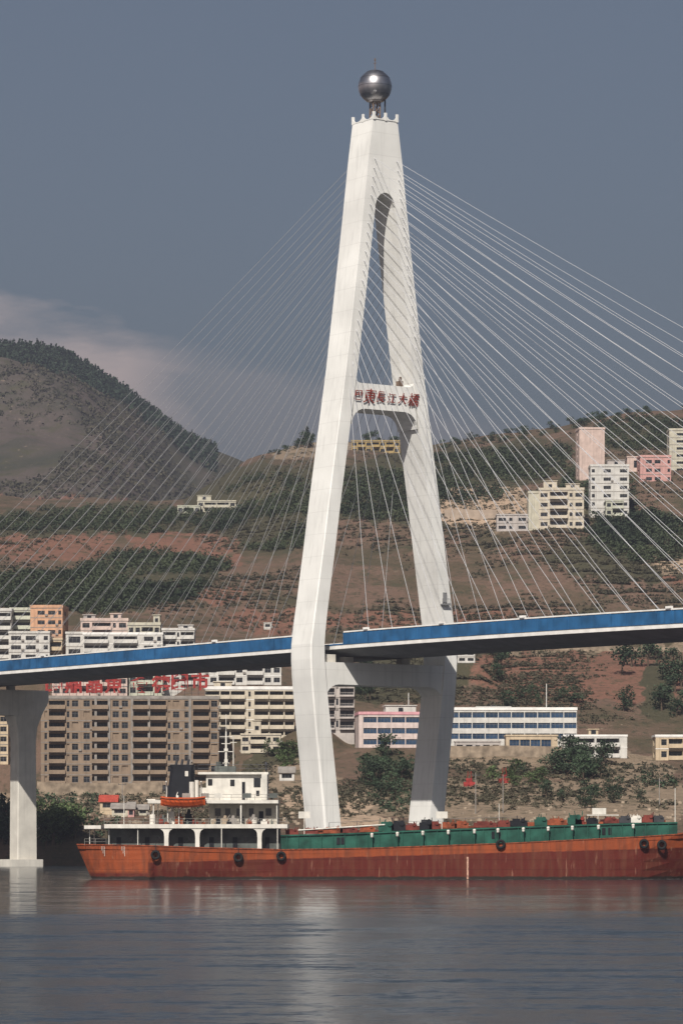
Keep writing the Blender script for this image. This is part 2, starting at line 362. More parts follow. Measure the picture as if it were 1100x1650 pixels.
def make_terrain():
    nu, ny = 520, 330
    us = np.linspace(-.20, .20, nu); Ys = np.concatenate([np.linspace(780, 1120, 130, endpoint=False), np.geomspace(1120, 2500, ny - 130)])
    U, YY = np.meshgrid(us, Ys); Z = terr(U, YY); X = U * YY
    PXs = U * F + 550; PYs = HZ - (Z - CH) * F / YY
    v = np.stack([X, YY, Z], -1).reshape(-1, 3)
    idx = np.arange(nu * ny).reshape(ny, nu)
    f = np.stack([idx[:-1, :-1], idx[:-1, 1:], idx[1:, 1:], idx[1:, :-1]], -1).reshape(-1, 4)
    me = bpy.data.meshes.new('hillside'); me.from_pydata(v.tolist(), [], f.tolist())
    me.polygons.foreach_set('use_smooth', [True] * len(me.polygons))
    wx = PXs + fbm(PXs / 25, PYs / 18, 5) * 60; wy = PYs + fbm(PXs / 25, PYs / 18, 8) * 34
    c = np.stack([ell(wx, wy, RED), ell(wx, wy, GRN + FOREST), ell(wx, wy, TAN), ell((PXs + wx) / 2, (PYs + wy) / 2, CUT)], -1).reshape(-1, 4)
    ca = me.color_attributes.new('cover', 'FLOAT_COLOR', 'POINT'); ca.data.foreach_set('color', c.ravel())
    me.materials.append(ground_mat('hill_ground', (.135, .088, .064)))
    tag(link('hillside', me), 'terraced brown and green hillside behind the bridge', kind='structure')
def ground_mat(name, base, gs=1.):
    m = bpy.data.materials.new(name); m.use_nodes = True; N = m.node_tree.nodes; L = m.node_tree.links; b = N['Principled BSDF']
    b.inputs['Roughness'].default_value = .95; b.inputs['Specular IOR Level'].default_value = .1
    tc = N.new('ShaderNodeTexCoord'); at = N.new('ShaderNodeAttribute'); at.attribute_name = 'cover'; sp = N.new('ShaderNodeSeparateColor'); L.new(at.outputs['Color'], sp.inputs[0])
    def nz(s, d, r=.6):
        n = N.new('ShaderNodeTexNoise'); n.inputs['Scale'].default_value = s * gs; n.inputs['Detail'].default_value = d; n.inputs['Roughness'].default_value = r; L.new(tc.outputs['Object'], n.inputs['Vector']); return n.outputs['Fac']
    def mt(op, a, c=None, cl=False):
        x = N.new('ShaderNodeMath'); x.operation = op; x.use_clamp = cl
        for i, v in enumerate((a, c)):
            if v is None: continue
            if isinstance(v, (int, float)): x.inputs[i].default_value = v
            else: L.new(v, x.inputs[i])
        return x.outputs[0]
    def mx(f, a, c):
        x = N.new('ShaderNodeMixRGB')
        L.new(f, x.inputs[0])
        for i, v in ((1, a), (2, c)):
            if isinstance(v, tuple): x.inputs[i].default_value = (*v, 1)
            else: L.new(v, x.inputs[i])
        return x.outputs[0]
    n1 = nz(.035, 6); n2 = nz(.16, 8, .7); n3 = nz(.011, 4)
    edge = mt('MULTIPLY', mt('SUBTRACT', n2, .5), 1.6)
    def sharp(ch): return mt('MULTIPLY', mt('SUBTRACT', mt('ADD', sp.outputs[ch], edge), .42), 4, True)
    col = mx(mt('MULTIPLY', mt('SUBTRACT', n1, .42), 5, True), base, tuple(c * .62 for c in (base[0] * .9, base[1] * 1.12, base[2] * .95)))
    col = mx(sharp(0), col, (.17, .088, .062))
    col = mx(sharp(1), col, (.062, .056, .034))
    col = mx(sharp(2), col, (.22, .165, .115))
    ac = mt('MULTIPLY', mt('SUBTRACT', mt('ADD', at.outputs['Alpha'], mt('MULTIPLY', edge, .45)), .42), 4, True); col = mx(ac, col, (.37, .27, .19))
    # scattered scrub clumps and bare specks
    col = mx(mt('MULTIPLY', mt('SUBTRACT', nz(.33, 5, .7), .53), 7, True), col, (.045, .046, .028))
    col = mx(mt('MULTIPLY', mt('SUBTRACT', nz(.09, 7, .75), .54), 8, True), col, (.062, .058, .034))
    col = mx(mt('MULTIPLY', mt('SUBTRACT', nz(.5, 3, .6), .66), 10, True), col, (.22, .17, .125))
    L.new(col, b.inputs['Base Color'])
    bp = N.new('ShaderNodeBump'); bp.inputs['Strength'].default_value = .8; bp.inputs['Distance'].default_value = 2.5
    L.new(n2, bp.inputs['Height']); L.new(bp.outputs[0], b.inputs['Normal'])
    return m

MCX = [-1500, -500, -200, 0, 60, 110, 160, 200, 250, 300, 350, 390, 450, 560, 800, 1500, 2500]
MCY = [705, 615, 572, 557, 559, 572, 603, 628, 667, 706, 727, 742, 778, 830, 900, 960, 1000]
def mcrest(px): return CH + (HZ - np.interp(px, MCX, MCY)) * 3200 / F
def mount(u, Y):
    px = u * F + 550; cz = mcrest(px); t = (Y - 1900) / 1300.
    z = np.where(t < 1, 60 + (cz - 60) * np.clip(t, 0, 1) ** .9, cz * (1 - .5 * np.clip((t - 1) / .6, 0, 1) ** 2))
    X = u * Y; env = np.clip(t * 3, 0, 1) * np.clip(np.abs(1 - t) * 5, .06, 1)
    rid = np.abs(fbm(X / 420 + .1 * t, Y / 900, 31, 5)) * 150
    return z + env * (fbm(X / 260, Y / 500, 41, 6) * 120 - rid * .8 + 10 + fbm(X / 60, Y / 90, 43, 4) * 22)
def make_mountain():
    nu, ny = 360, 150
    us = np.linspace(-.30, .30, nu); Ys = np.linspace(1900, 4000, ny); U, YY = np.meshgrid(us, Ys); Z = mount(U, YY); X = U * YY
    PXs = U * F + 550; PYs = HZ - (Z - CH) * F / YY
    v = np.stack([X, YY, Z], -1).reshape(-1, 3); idx = np.arange(nu * ny).reshape(ny, nu)
    f = np.stack([idx[:-1, :-1], idx[:-1, 1:], idx[1:, 1:], idx[1:, :-1]], -1).reshape(-1, 4)
    me = bpy.data.meshes.new('mountain'); me.from_pydata(v.tolist(), [], f.tolist()); me.polygons.foreach_set('use_smooth', [True] * len(me.polygons))
    wx = PXs + fbm(PXs / 40, PYs / 25, 5) * 90; wy = PYs + fbm(PXs / 40, PYs / 25, 8) * 50
    crest = np.interp(PXs, MCX, MCY)
    g = np.clip(1 - (PYs - crest) / 34, 0, 1)
    c = np.stack([ell(wx, wy, [(60,830,200,30)]), np.maximum(g, ell(wx, wy, [(120,690,50,16),(200,740,60,14),(60,760,70,12),(150,650,40,12)]) * .45), np.zeros_like(wx), np.zeros_like(wx)], -1).reshape(-1, 4)
    ca = me.color_attributes.new('cover', 'FLOAT_COLOR', 'POINT'); ca.data.foreach_set('color', c.ravel())
    me.materials.append(ground_mat('mountain_ground', (.085, .068, .058), .3))
    tag(link('mountain', me), 'hazy brown mountain with a wooded ridge', kind='structure')
make_mountain()

# ------------------------------------------------------------------ bridge
ANG = R(55); BX, BY = 6.75, 700.0
bridge = empty('cable_stayed_bridge', (BX, BY, 0), -ANG, 'white A-shaped cable-stayed bridge with blue-edged deck crossing the river', 'bridge')
WS = [(-3,27,3.9),(0,27.5,3.9),(13.4,30.3,3.8),(32,34.6,3.6),(39,35.9,3.45),(42.5,36.3,3.35),(45.5,36.2,3.25),(48,35.5,3.1),(51,34.6,3.0),(63.4,30.7,2.9),(76,27.0,2.85),(101,19.2,2.8),(126,12.5,2.8),(133,10.7,2.8)]
WZ = [a[0] for a in WS] + [143, 152]; WW = [a[1] for a in WS] + [8.3, 6.0]; WT = [a[2] for a in WS] + [2.8, 2.8]
def Wz(z): return float(np.interp(z, WZ, WW))
def Tz(z): return float(np.interp(z, WZ, WT))
LH = 3.6
def sect(z, sgn):
    o = Wz(z) / 2 * sgn; i = (Wz(z) / 2 - Tz(z)) * sgn; c = float(np.interp(z, [0, 30, 133], [.45, .3, .01])); k = 1 if o > i else -1
    return [(-LH, i, z), (-LH, o - k*c, z), (-LH + c, o, z), (LH - c, o, z), (LH, o - k*c, z), (LH, i, z)]
for sgn, lb in ((-1, 'near white concrete leg of the pylon, in full sun down to the water'), (1, 'far white concrete leg of the pylon, shaded below the deck')):
    b = MB(); b.loft([sect(z, sgn) for z in WZ[:-2]]); o = b.build('tower_leg', M['tower'], bridge); o['label'] = lb
# head with pointed-arch top of the portal
def head():
    zb = 133.0; wi = Wz(zb) / 2 - Tz(zb); pts = []
    pts.append((-Wz(zb)/2, zb)); pts.append((-wi, zb))
    for k in range(1, 12):
        a = math.pi * k / 12; pts.append((-wi * math.cos(a), zb + 3.6 * math.sin(a)))
    pts.append((wi, zb)); pts.append((Wz(zb)/2, zb)); pts.append((Wz(143)/2, 143)); pts.append((3.0, 151.2)); pts.append((-3.0, 151.2)); pts.append((-Wz(143)/2, 143))
    b = MB(); r = [[(s, w, z) for w, z in pts] for s in (-LH, LH)]; b.loft(r)
    return b.build('tower_head', M['tower'], bridge)
hd = head()
b = MB()   # crown parapet with merlons
for t in (-1, 0, 1):
    for s in (-LH, LH): b.box(s - .2 + (.02 if s > 0 else -.02), s + .2, t * 2.85 - .24, t * 2.85 + .24, 151.0, 152.6)
for t in (0,):
    for w in (-2.95, 2.95): b.box(t * LH - .22, t * LH + .22, w - .18, w + .18, 151.0, 152.6)
b.build('merlon_crown', M['tower'], bridge)
b = MB()
def scallop(a, c, f):   # parapet web whose top sags between the merlons
    for k in range(8):
        u0, u1 = k / 8, (k + 1) / 8; h0, h1 = [.1 + .7 * abs(2 * u - 1) ** 2.5 for u in (u0, u1)]
        x0, x1 = a + (c - a) * u0, a + (c - a) * u1
        P = lambda x, o, z: (o[0] + (x if o[2] else 0), o[1] + (0 if o[2] else x), z)
        for o in f:
            e = (0, .12, 0) if o[2] else (.12, 0, 0)
            b.loft([[tuple(np.add(P(x, o, z), np.multiply(e, q))) for q, z in ((-1, 151.1), (1, 151.1), (1, 151.2 + h), (-1, 151.2 + h))] for x, h in ((x0, h0), (x1, h1))])
for a, c in ((-2.7, -.2), (.2, 2.7)): scallop(a, c, [(-LH, 0, 0), (LH, 0, 0)])
for a, c in ((-3.4, -.2), (.2, 3.4)): scallop(a, c, [(0, -2.95, 1), (0, 2.95, 1)])
b.build('crown_parapet', M['tower'], bridge)
b = MB(); b.sphere((0, 0, 158.5), 3.38, 40, 24); fin = b.build('ball_finial', M['steel'], bridge, smooth=True)
b = MB()
for k in range(1, 6):
    z = 158.5 + 3.39 * math.cos(math.pi * k / 6); r = 3.39 * math.sin(math.pi * k / 6) + .01
    for i in range(40):
        a0, a1 = 2*math.pi*i/40, 2*math.pi*(i+1)/40
        b.tube((r*math.cos(a0), r*math.sin(a0), z), (r*math.cos(a1), r*math.sin(a1), z), .035, n=4, caps=False)
b.build('seam', M['darksteel'], fin)
b = MB(); b.tube((0, 0, 161.7), (0, 0, 163.9), .07); b.tube((-.5, 0, 163.2), (.5, 0, 163.2), .06); b.tube((0, 0, 163.7), (0, 0, 164.2), .16)
b.build('lightning_rod', M['rustframe'], fin)
b = MB()
for a in range(4):
    x, y = 1.1 * math.cos(a * math.pi/2 + .6), 1.1 * math.sin(a * math.pi/2 + .6); x2, y2 = 1.1 * math.cos((a+1) * math.pi/2 + .6), 1.1 * math.sin((a+1) * math.pi/2 + .6)
    b.tube((x, y, 151.2), (x, y, 156.3), .13)
    for z in (151.4, 152.9, 154.3): b.tube((x, y, z), (x2, y2, z + 1.4), .07); b.tube((x2, y2, z), (x, y, z + 1.4), .07)
b.build('finial_support', M['rustframe'], bridge)
b = MB(); b.tube((1.2, 1.6, 151.2), (1.2, 1.6, 156.6), .17); b.build('steel_post', M['darksteel'], bridge)
# crossbeams as extruded profiles with fillets
def beam(name, z0, z1, ft, fb, sh, mat_):
    pts = []
    def inner(z): return Wz(z)/2 - Tz(z)
    def fil(sg, z, r, up, rev):
        ps = []
        for k in range(7):
            a = math.pi/2 * k / 6
            w = inner(z) - r + r * math.sin(a) + .0; zz_ = z + up * (r - r * math.cos(a)); w = min(w, inner(zz_) + .25) if k == 6 else w
            ps.append((sg * w, zz_))
        return ps[::-1] if rev else ps
    pts += fil(-1, z1, ft, 1, True)   # left top corner, fillet upward
    pts += fil(1, z1, ft, 1, False)
    pts += fil(1, z0, fb, -1, True)
    pts += fil(-1, z0, fb, -1, False)
    b = MB(); b.loft([[(s, w, z) for w, z in pts] for s in (-sh, sh)])
    return b.build(name, mat_, bridge)
ub = beam('upper_crossbeam', 92.9, 98.0, 1.3, 3.2, 3.42, M['tower'])
beam('lower_crossbeam', 37.6, 42.0, .25, 3.2, 3.3, M['tower'])

def text_mesh(ch, size, depth, m, slant=0., off=.012):
    c = bpy.data.curves.new('glyph', 'FONT'); c.body = ch; c.size = size; c.extrude = depth; c.offset = size * off; c.shear = slant
    c.align_x = 'CENTER'; c.align_y = 'CENTER'
    o = bpy.data.objects.new('glyph', c); COL.objects.link(o); bpy.context.view_layer.update()
    me = bpy.data.meshes.new_from_object(o.evaluated_get(bpy.context.evaluated_depsgraph_get()))
    COL.objects.unlink(o); bpy.data.objects.remove(o); me.materials.append(m); me.name = 'character'; return me
for k, ch in enumerate('巴東長江大橋'):
    me = text_mesh(ch, (2.3, 3.2, 2.5, 2.2, 2.4, 2.9)[k], .06, M['redpaint'], .25, 0.)
    o = link('character', me, ub, (3.70, -6.9 + k * 2.72, 95.35 - .12 * (k % 2)))
    o.rotation_euler = (R(90), 0, R(90)); o.scale = (.95, 1.0, 1)
# pile caps
for w, l in ((-13.0, 'cap'), (13.0, 'cap')):
    b = MB(); b.box(-7.5, 7.5, w - 6, w + 6, -3, 1.6); b.build('pile_cap', M['pier'], bridge)

b = MB(); w_ = Wz(56) / 2 - 1.7
b.box(3.605, 3.72, w_ - .5, w_ + .4, 54.6, 56.9); b.box(3.605, 4.3, w_ - 1.1, w_ + .9, 54.3, 54.55)
for k in range(4): b.tube((4.25, w_ - 1.05 + k * .63, 54.5), (4.25, w_ - 1.05 + k * .63, 55.6), .05, n=5)
b.tube((4.25, w_ - 1.05, 55.6), (4.25, w_ + .85, 55.6), .05, n=5); b.build('service_platform', M['girder'], bridge)
b = MB(); b.box(2.2, 3.3, 3.6, 4.6, 98.01, 99.1); b.box(1.2, 1.7, 5.0, 5.4, 98.01, 100.2); b.build('beam_equipment', M['rustframe'], bridge)  # small dark equipment standing on the upper crossbeam
# deck
S = np.arange(-330, 301, 10.)
def dz(s): return -.8 * (s / 109.) ** 2 * (1 if s > 0 else 0) if s < 150 else -.8 * (150 / 109.) ** 2 - (s - 150) * .0202
def deck(name, prof, m, rng_=S, parent=bridge):
    b = MB(); b.loft([[(s, w, z + dz(s)) for w, z in prof] for s in rng_]); return b.build(name, m, parent)
deck('deck_girder', [(-6.5, 43.3), (6.5, 43.3), (10.8, 44.6), (-10.8, 44.6)], M['girder'])
deck('deck_slab', [(-12.0, 44.6), (12.0, 44.6), (12.0, 45.35), (-12.0, 45.35)], M['rim'])
deck('road_surface', [(-9.6, 45.354), (9.6, 45.354), (9.6, 45.42), (-9.6, 45.42)], M['asphalt'])
for sg in (-1, 1):
    bl = MB(); tr = MB(); ps = MB(); s = -330.
    step = 4.15
    while s < 299:
        gap = sg < 0 and -3.8 < s + 2 < 4.2 
        if not (sg < 0 and -2 < s + 2 < 5.5):
            j = random.uniform(-.03, .03)
            a, c = s + .04, s + step - .04
            w0, w1 = (11.86 + j, 11.98 + j)
            lo = 45.36
            pts = [[(a, sg*w0, lo + dz(a)), (a, sg*w1, lo + dz(a)), (a, sg*w1, 47.75 + dz(a)), (a, sg*w0, 47.75 + dz(a))], [(c, sg*w0, lo + dz(c)), (c, sg*w1, lo + dz(c)), (c, sg*w1, 47.75 + dz(c)), (c, sg*w0, 47.75 + dz(c))]]
            bl.loft(pts)
            tr.loft([[(x, sg*11.75, 47.76 + dz(x)), (x, sg*12.08, 47.76 + dz(x)), (x, sg*12.08, 48.02 + dz(x)), (x, sg*11.75, 48.02 + dz(x))] for x in (s, s + step)])
            ps.box(s - .08, s + .08, min(sg*12.0, sg*12.12), max(sg*12.0, sg*12.12), 45.4 + dz(s), 47.74 + dz(s))
        s += step
    bl.loft([[(x, sg*12.02, 45.36 + dz(x)), (x, sg*12.1, 45.36 + dz(x)), (x, sg*12.1, 45.6 + dz(x)), (x, sg*12.02, 45.6 + dz(x))] for x in S.tolist()])
    bl.v += []; n0 = len(bl.v); bl.v += ps.v; bl.f += [tuple(i + n0 for i in q) for q in ps.f]; bl.m += ps.m
    o = bl.build('blue_edge_panel', M['blue'], bridge); tr.build('top_rail', M['rim'], o)
# bearings and inspection cradle under the deck by the near leg
b = MB()
for w in (-7, 7): b.box(-1, 1, w - 1, w + 1, 42.0, 43.28)
b.box(-1.5, 2.2, -13.6, -11.2, 42.02, 43.6)
b.build('bearing_block', M['pier'], bridge)
# lamp posts on the deck
# stay cables
def stay(sg_w, sA, wA, zA, sD, wD, zD, r):
    b = MB(); a = Vector((sA, wA, zA)); e = Vector((sD, wD, zD)); n = 8; L_ = (e - a).length; prev = a
    for k in range(1, n + 1):
        t = k / n; p = a.lerp(e, t) - Vector((0, 0, L_ * .006 * 4 * t * (1 - t))); b.tube(prev, p, r, n=6, caps=False); prev = p
    d = (a - e).normalized(); b.tube(e, e + d * 3.2, r * 1.9, n=8); b.tube(a, a + (e - a).normalized() * 1.0, r * 1.7, n=8)
    return b.build('stay_cable', M['cable'], bridge)
NC = 24
for side in (1, -1):
    for i in range(NC):
        s = (14 + 8.3 * i) if side > 0 else -(14 + 8.9 * i)
        zA = 97.5 + 45.8 * (i / (NC - 1)) ** .92
        for sg in (-1, 1):
            wA = sg * (Wz(zA) / 2 - Tz(zA) / 2)
            stay(sg, side * (LH - .2), wA, zA, s, sg * 11.3, 45.3 + dz(s), .042)
# anchor housings on the deck edge
for side in (1, -1):
    for i in range(NC):
        s = (14 + 8.3 * i) if side > 0 else -(14 + 8.9 * i)
        if i % 6 == 0 and side > 0 or i % 8 == 3:
            b = MB(); b.box(s - .9, s + .5, -12.3, -11.7, 48.03 + dz(s), 48.45 + dz(s)); b.build('anchor_housing', M['rim'], bridge)
# approach pier: two columns with a cap beam
def pier(s0, visible=True):
    b = MB(); pts = [(-15.5, 42.3), (-15.5, 39.6), (-13, 36.2), (13, 36.2), (15.0, 39.6), (15.0, 42.3)]
    b.loft([[(s, w, z) for w, z in pts] for s in (s0 - 2.6, s0 + 2.6)])
    for w in (-6, 0, 6): b.box(s0 - .8, s0 + .8, w - .8, w + .8, 42.2, 43.29)
    o = b.build('pier_cap_beam', M['pier'], bridge)
    for w in (-9.4, 9.4):
        b = MB(); c = .25
        rs = []
        for z, e in ((1.7, .18), (30, 0), (33.5, .35), (36.2, 1.4)):
            a, t = 1.95 + e * .3, 2.45 + e
            rs.append([(s0 - a, w - t + c, z), (s0 - a + c, w - t, z), (s0 + a - c, w - t, z), (s0 + a, w - t + c, z), (s0 + a, w + t, z), (s0 - a, w + t, z)])
        b.loft(rs); b.build('pier_column', M['pier'], bridge)
        b = MB(); b.box(s0 - 3.4, s0 + 3.4, w - 5.2, w + 3.6, -3, 1.7); b.build('pile_cap', M['pier'], bridge)
    return o
pier(-158.6)
pier(-235)

# ------------------------------------------------------------------ buildings
WIN = {}
def window_mesh(w, h, kind='w'):
    key = (round(w, 1), round(h, 1), kind)
    if key in WIN: return WIN[key]
    w, h = key[0], key[1]
    b = MB(); b.cur = 0; b.box(-w/2, w/2, .02, .06, 0, h); b.cur = 1; t = .07
    b.box(-w/2, w/2, -.03, .015, 0, t); b.box(-w/2, w/2, -.03, .015, h - t, h)
    nm = max(1, round(w / 1.1))
    for k in range(nm + 1):
        x = -w/2 + k * (w - t) / nm; b.box(x, x + t, -.03, .015, t, h - t)
    if h > 1.2: b.box(-w/2 + t, w/2 - t, -.028, .013, h * .68, h * .68 + t * .8)
    g = M['blueglass'] if kind == 'b' else M['glass']
    WIN[key] = b.mesh('window', (g, M['frame'])); return WIN[key]
BAL = {}
def balcony_mesh(w, m, style):
    key = (round(w, 1), m.name, style)
    if key in BAL: return BAL[key]
    w = key[0]; b = MB(); b.box(-w/2, w/2, -.9, .25, -.18, 0); b.box(-w/2, w/2, -.95, -.83, -.22, .95 if style == 'solid' else .3)
    for x in (-w/2, w/2 - .1): b.box(x, x + .1, -.83, 0, 0, .95)
    if style != 'solid':
        for k in range(int(w / .5)): b.box(-w/2 + k * .5, -w/2 + k * .5 + .05, -.93, -.88, .3, .95)
        b.box(-w/2, w/2, -.95, -.86, .95, 1.02)
    BAL[key] = b.mesh('balcony', (m,)); return BAL[key]
ACM = []
def AC():
    if not ACM:
        b = MB(); b.box(0, .85, -.2, .18, 0, .6); b.tube((.3, -.21, .3), (.3, -.24, .3), .22, n=10); ACM.append(b.mesh('air_conditioner', (M['slab'],)))
    return ACM[0]
TYPE = {'.': (1.0, 0), 'p': (.5, 0), 'n': (1.0, .55), 'w': (1.9, .68), 'B': (3.6, .92), 'b': (2.4, .9), 's': (3.4, .94), 'd': (1.6, .6), 'S': (3.4, .94)}
def facade(mb, Mx, width, floors, z0, fh, pattern, parent, wm, rz, win_h=.5, sill=.28, skip=0., brokenp=0., bal='solid', glass='w', wins=True, ac=.3):
    """wall with true openings along local x from 0..width at y=0; Mx maps local->building coordinates"""
    tot = sum(TYPE[c][0] for c in pattern); k = width / tot; ops = []; x = 0
    for c in pattern:
        cw = TYPE[c][0] * k; fr = TYPE[c][1]
        if fr:
            for f_ in range(floors):
                if random.random() < skip: continue
                zb = z0 + f_ * fh
                x0 = x + cw * (1 - fr) / 2; x1 = x + cw * (1 + fr) / 2
                if c in 'Bb': ops.append((x0, x1, zb + .12 * fh, zb + .82 * fh, c))
                elif c == 'd': ops.append((x0, x1, zb + .02, zb + .75 * fh, c))
                else: ops.append((x0, x1, zb + sill * fh, zb + (sill + win_h) * fh, c))
        x += cw
    H = floors * fh; xs = sorted({0., width, *[o[0] for o in ops], *[o[1] for o in ops]}); zs = sorted({z0, z0 + H, *[o[2] for o in ops], *[o[3] for o in ops]})
    for i in range(len(xs) - 1):
        for j in range(len(zs) - 1):
            cx, cz = (xs[i] + xs[i+1]) / 2, (zs[j] + zs[j+1]) / 2
            if any(o[0] < cx < o[1] and o[2] < cz < o[3] for o in ops): continue
            mb.face([Mx @ Vector(p) for p in ((xs[i], 0, zs[j]), (xs[i+1], 0, zs[j]), (xs[i+1], 0, zs[j+1]), (xs[i], 0, zs[j+1]))])
    for (x0, x1, za, zb, c) in ops:
        d = 1.2 if c in 'Bb' else .32
        for q in (((x0,0,za),(x1,0,za),(x1,d,za),(x0,d,za)), ((x0,0,zb),(x0,d,zb),(x1,d,zb),(x1,0,zb)), ((x0,0,za),(x0,d,za),(x0,d,zb),(x0,0,zb)), ((x1,0,za),(x1,0,zb),(x1,d,zb),(x1,d,za))):
            mb.face([Mx @ Vector(p) for p in q])
        if c in 'Bb':
            mb.face([Mx @ Vector(p) for p in ((x0, d, za), (x1, d, za), (x1, d, zb), (x0, d, zb))])
            if wins:
                ww = (x1 - x0) * .9; o = link('window', window_mesh(ww, (zb - za) * .86, glass), parent); o.location = Mx @ Vector(((x0+x1)/2, d - .08, za + .1)); o.rotation_euler = (0, 0, rz)
            o = link('balcony', balcony_mesh(x1 - x0 + .2, wm, bal), parent); o.location = Mx @ Vector(((x0+x1)/2, 0, za)); o.rotation_euler = (0, 0, rz)
        elif random.random() >= brokenp:
            if c == 'w' and ac > random.random():
                q = link('air_conditioner', AC(), parent); q.location = Mx @ Vector((x1 + .1, -.2, za - .35)); q.rotation_euler = (0, 0, rz)
            o = link('window' if c != 'd' else 'door', window_mesh(x1 - x0, zb - za, glass), parent); o.location = Mx @ Vector(((x0+x1)/2, d - .07, za)); o.rotation_euler = (0, 0, rz)
        else:
            mb.face([Mx @ Vector(p) for p in ((x0, d, za), (x1, d, za), (x1, d, zb), (x0, d, zb))])
BLD = []
def building(name, label, x0, x1, yt, yb, Y, depth, rot, floors, pattern, wm, cat='building', group=None, side='.w.', roof=(), cornice=None, pad=8, padz=.1, **kw):
    X0, X1 = PX(x0, Y), PX(x1, Y); Z0, Z1 = PZ(yb, Y), PZ(yt, Y); rz = R(rot)
    width = (X1 - X0) / math.cos(rz); par = min(.9, (Z1 - Z0) * .08); H = Z1 - Z0 - par; fh = H / floors
    root = empty(name, (X0, Y, Z0), rz, label, cat, group)
    mb = MB()
    facade(mb, Matrix.Identity(4), width, floors, 0, fh, pattern, root, wm, 0, **kw)
    kw2 = dict(kw); kw2['wins'] = True
    ml = Matrix.Translation((0, depth, 0)) @ Matrix.Rotation(-math.pi/2, 4, 'Z')
    mr = Matrix.Translation((width, 0, 0)) @ Matrix.Rotation(math.pi/2, 4, 'Z')
    facade(mb, ml, depth, floors, 0, fh, side, root, wm, -math.pi/2, **kw2)
    facade(mb, mr, depth, floors, 0, fh, side, root, wm, math.pi/2, **kw2)
    mb.face([(width, depth, 0), (0, depth, 0), (0, depth, H), (width, depth, H)])
    mb.face([(0, 0, H), (width, 0, H), (width, depth, H), (0, depth, H)])
    mb.box(.05, width - .05, .05, depth - .05, -9, -.02)
    mb.build('wall', wm, root)
    b = MB(); e = .18
    b.box(-e, width + e, -e, .12, H + .003, H + par); b.box(-e, width + e, depth - .12, depth + e, H + .003, H + par)
    b.box(-e, .12, .12, depth - .12, H + .003, H + par); b.box(width - .12, width + e, .12, depth - .12, H + .003, H + par)
    b.build('parapet', cornice or wm, root)
    if kw.get('bal') != 'none' and floors > 1:
        b = MB(); b.box(-.06, width + .06, -.07, -.003, -.14, .05); me_ = b.mesh('floor_band', (cornice or M['slab'],))
        for f_ in range(1, floors + 1): link('floor_band', me_, root, (0, 0, f_ * fh - (.06 if f_ == floors else 0)))
    for (fx0, fx1, h, m_) in roof:
        b = MB(); xa, xb = fx0 * width, fx1 * width; d0, d1 = depth * .15, depth * .7
        b.box(xa, xb, d0, d1, H + .003, H + h); b.box(xa - .3, xb + .3, d0 - .3, d1 + .3, H + h + .003, H + h + .25)
        s_ = b.build('stair_tower', m_ or wm, root)
        o = link('window', window_mesh(min(1.4, (xb - xa) * .5), 1.2), root, ((xa + xb) / 2, d0 - .05, H + h * .35))
    c, s = math.cos(rz), math.sin(rz); cs = [(X0, Y), (X0 + width * c, Y + width * s), (X0 + width * c - depth * s, Y + width * s + depth * c), (X0 - depth * s, Y + depth * c)]
    if pad: PADS.append((min(p[0] for p in cs) - 1, max(p[0] for p in cs) + 1, min(p[1] for p in cs) - 1, max(p[1] for p in cs) + 1, Z0 - padz, pad))
    root['_h'] = H; return root, width, H, fh
brown = wall('brown_render', (.235, .175, .125), .5); cream = wall('cream_render', (.50, .44, .345)); white = wall('white_render', (.52, .50, .46)); grey = wall('grey_render', (.40, .36, .33), .5)
orange = wall('orange_render', (.50, .29, .18)); yellow = wall('pale_yellow_render', (.46, .43, .34)); pink = wall('pink_render', (.50, .28, .25)); lpink = wall('pale_pink_render', (.52, .40, .345)); tan = wall('tan_render', (.48, .38, .26)); dull = wall('greyish_green_render', (.45, .45, .36))
# --- the big brown block under the deck at left
ap, apw, apH, apfh = building('apartment_building', 'long brown eight-storey apartment block with recessed balconies under a rooftop sign', 66, 352, 1121, 1266, 1000, 13, 3, 8, 'pnBnwpwBpwwpBBnwpwBw', brown, bal='solid', side='.n.', win_h=.56, padz=3.2, cornice=M['slab'], brokenp=.12)
b = MB(); b.box(2.5, apw - 2.0, -2.2, 12, -1.2, -.05); b.build('plinth_slab', M['darksteel'], ap)
b = MB()
for k in range(12): b.box(3 + k * 4, 3.7 + k * 4, -1.8, -.4, -7, -1.21)
b.build('plinth_column', M['slab'], ap)
b = MB()
for fx in (.30, .375, .505, .60, .83): b.box(fx*apw, fx*apw + .7, -.28, -.075, 0, apH + .5)
b.build('pilaster', M['slab'], ap)
# --- rooftop sign: eight red characters on frames
sg = empty('rooftop_sign', (PX(76, 1000), 1001.5, PZ(1121, 1000) + .3), R(3), 'row of eight big red characters along the roof of the brown apartment block', 'sign')
b = MB()
for k in range(24):
    x = .5 + k * 1.95; b.tube((x, .35, -.6), (x, .35, 4.6), .06, n=5)
for z in (.6, 2.5, 4.4): b.tube((0, .35, z), (46, .35, z), .05, n=5)
b.build('sign_frame', M['darksteel'], sg)
for k, (ch, px) in enumerate(zip('國鼎晶魚食德園市', (86, 118, 151, 183, 225, 259, 289, 322))):
    me = text_mesh(ch, 5.4, .12, M['signred'], 0, .03); o = link('character', me, sg, (PX(px, 1000) - PX(76, 1000), 0, 2.7 + (.9 if k > 5 else 0))); o.rotation_euler = (R(90), 0, 0)
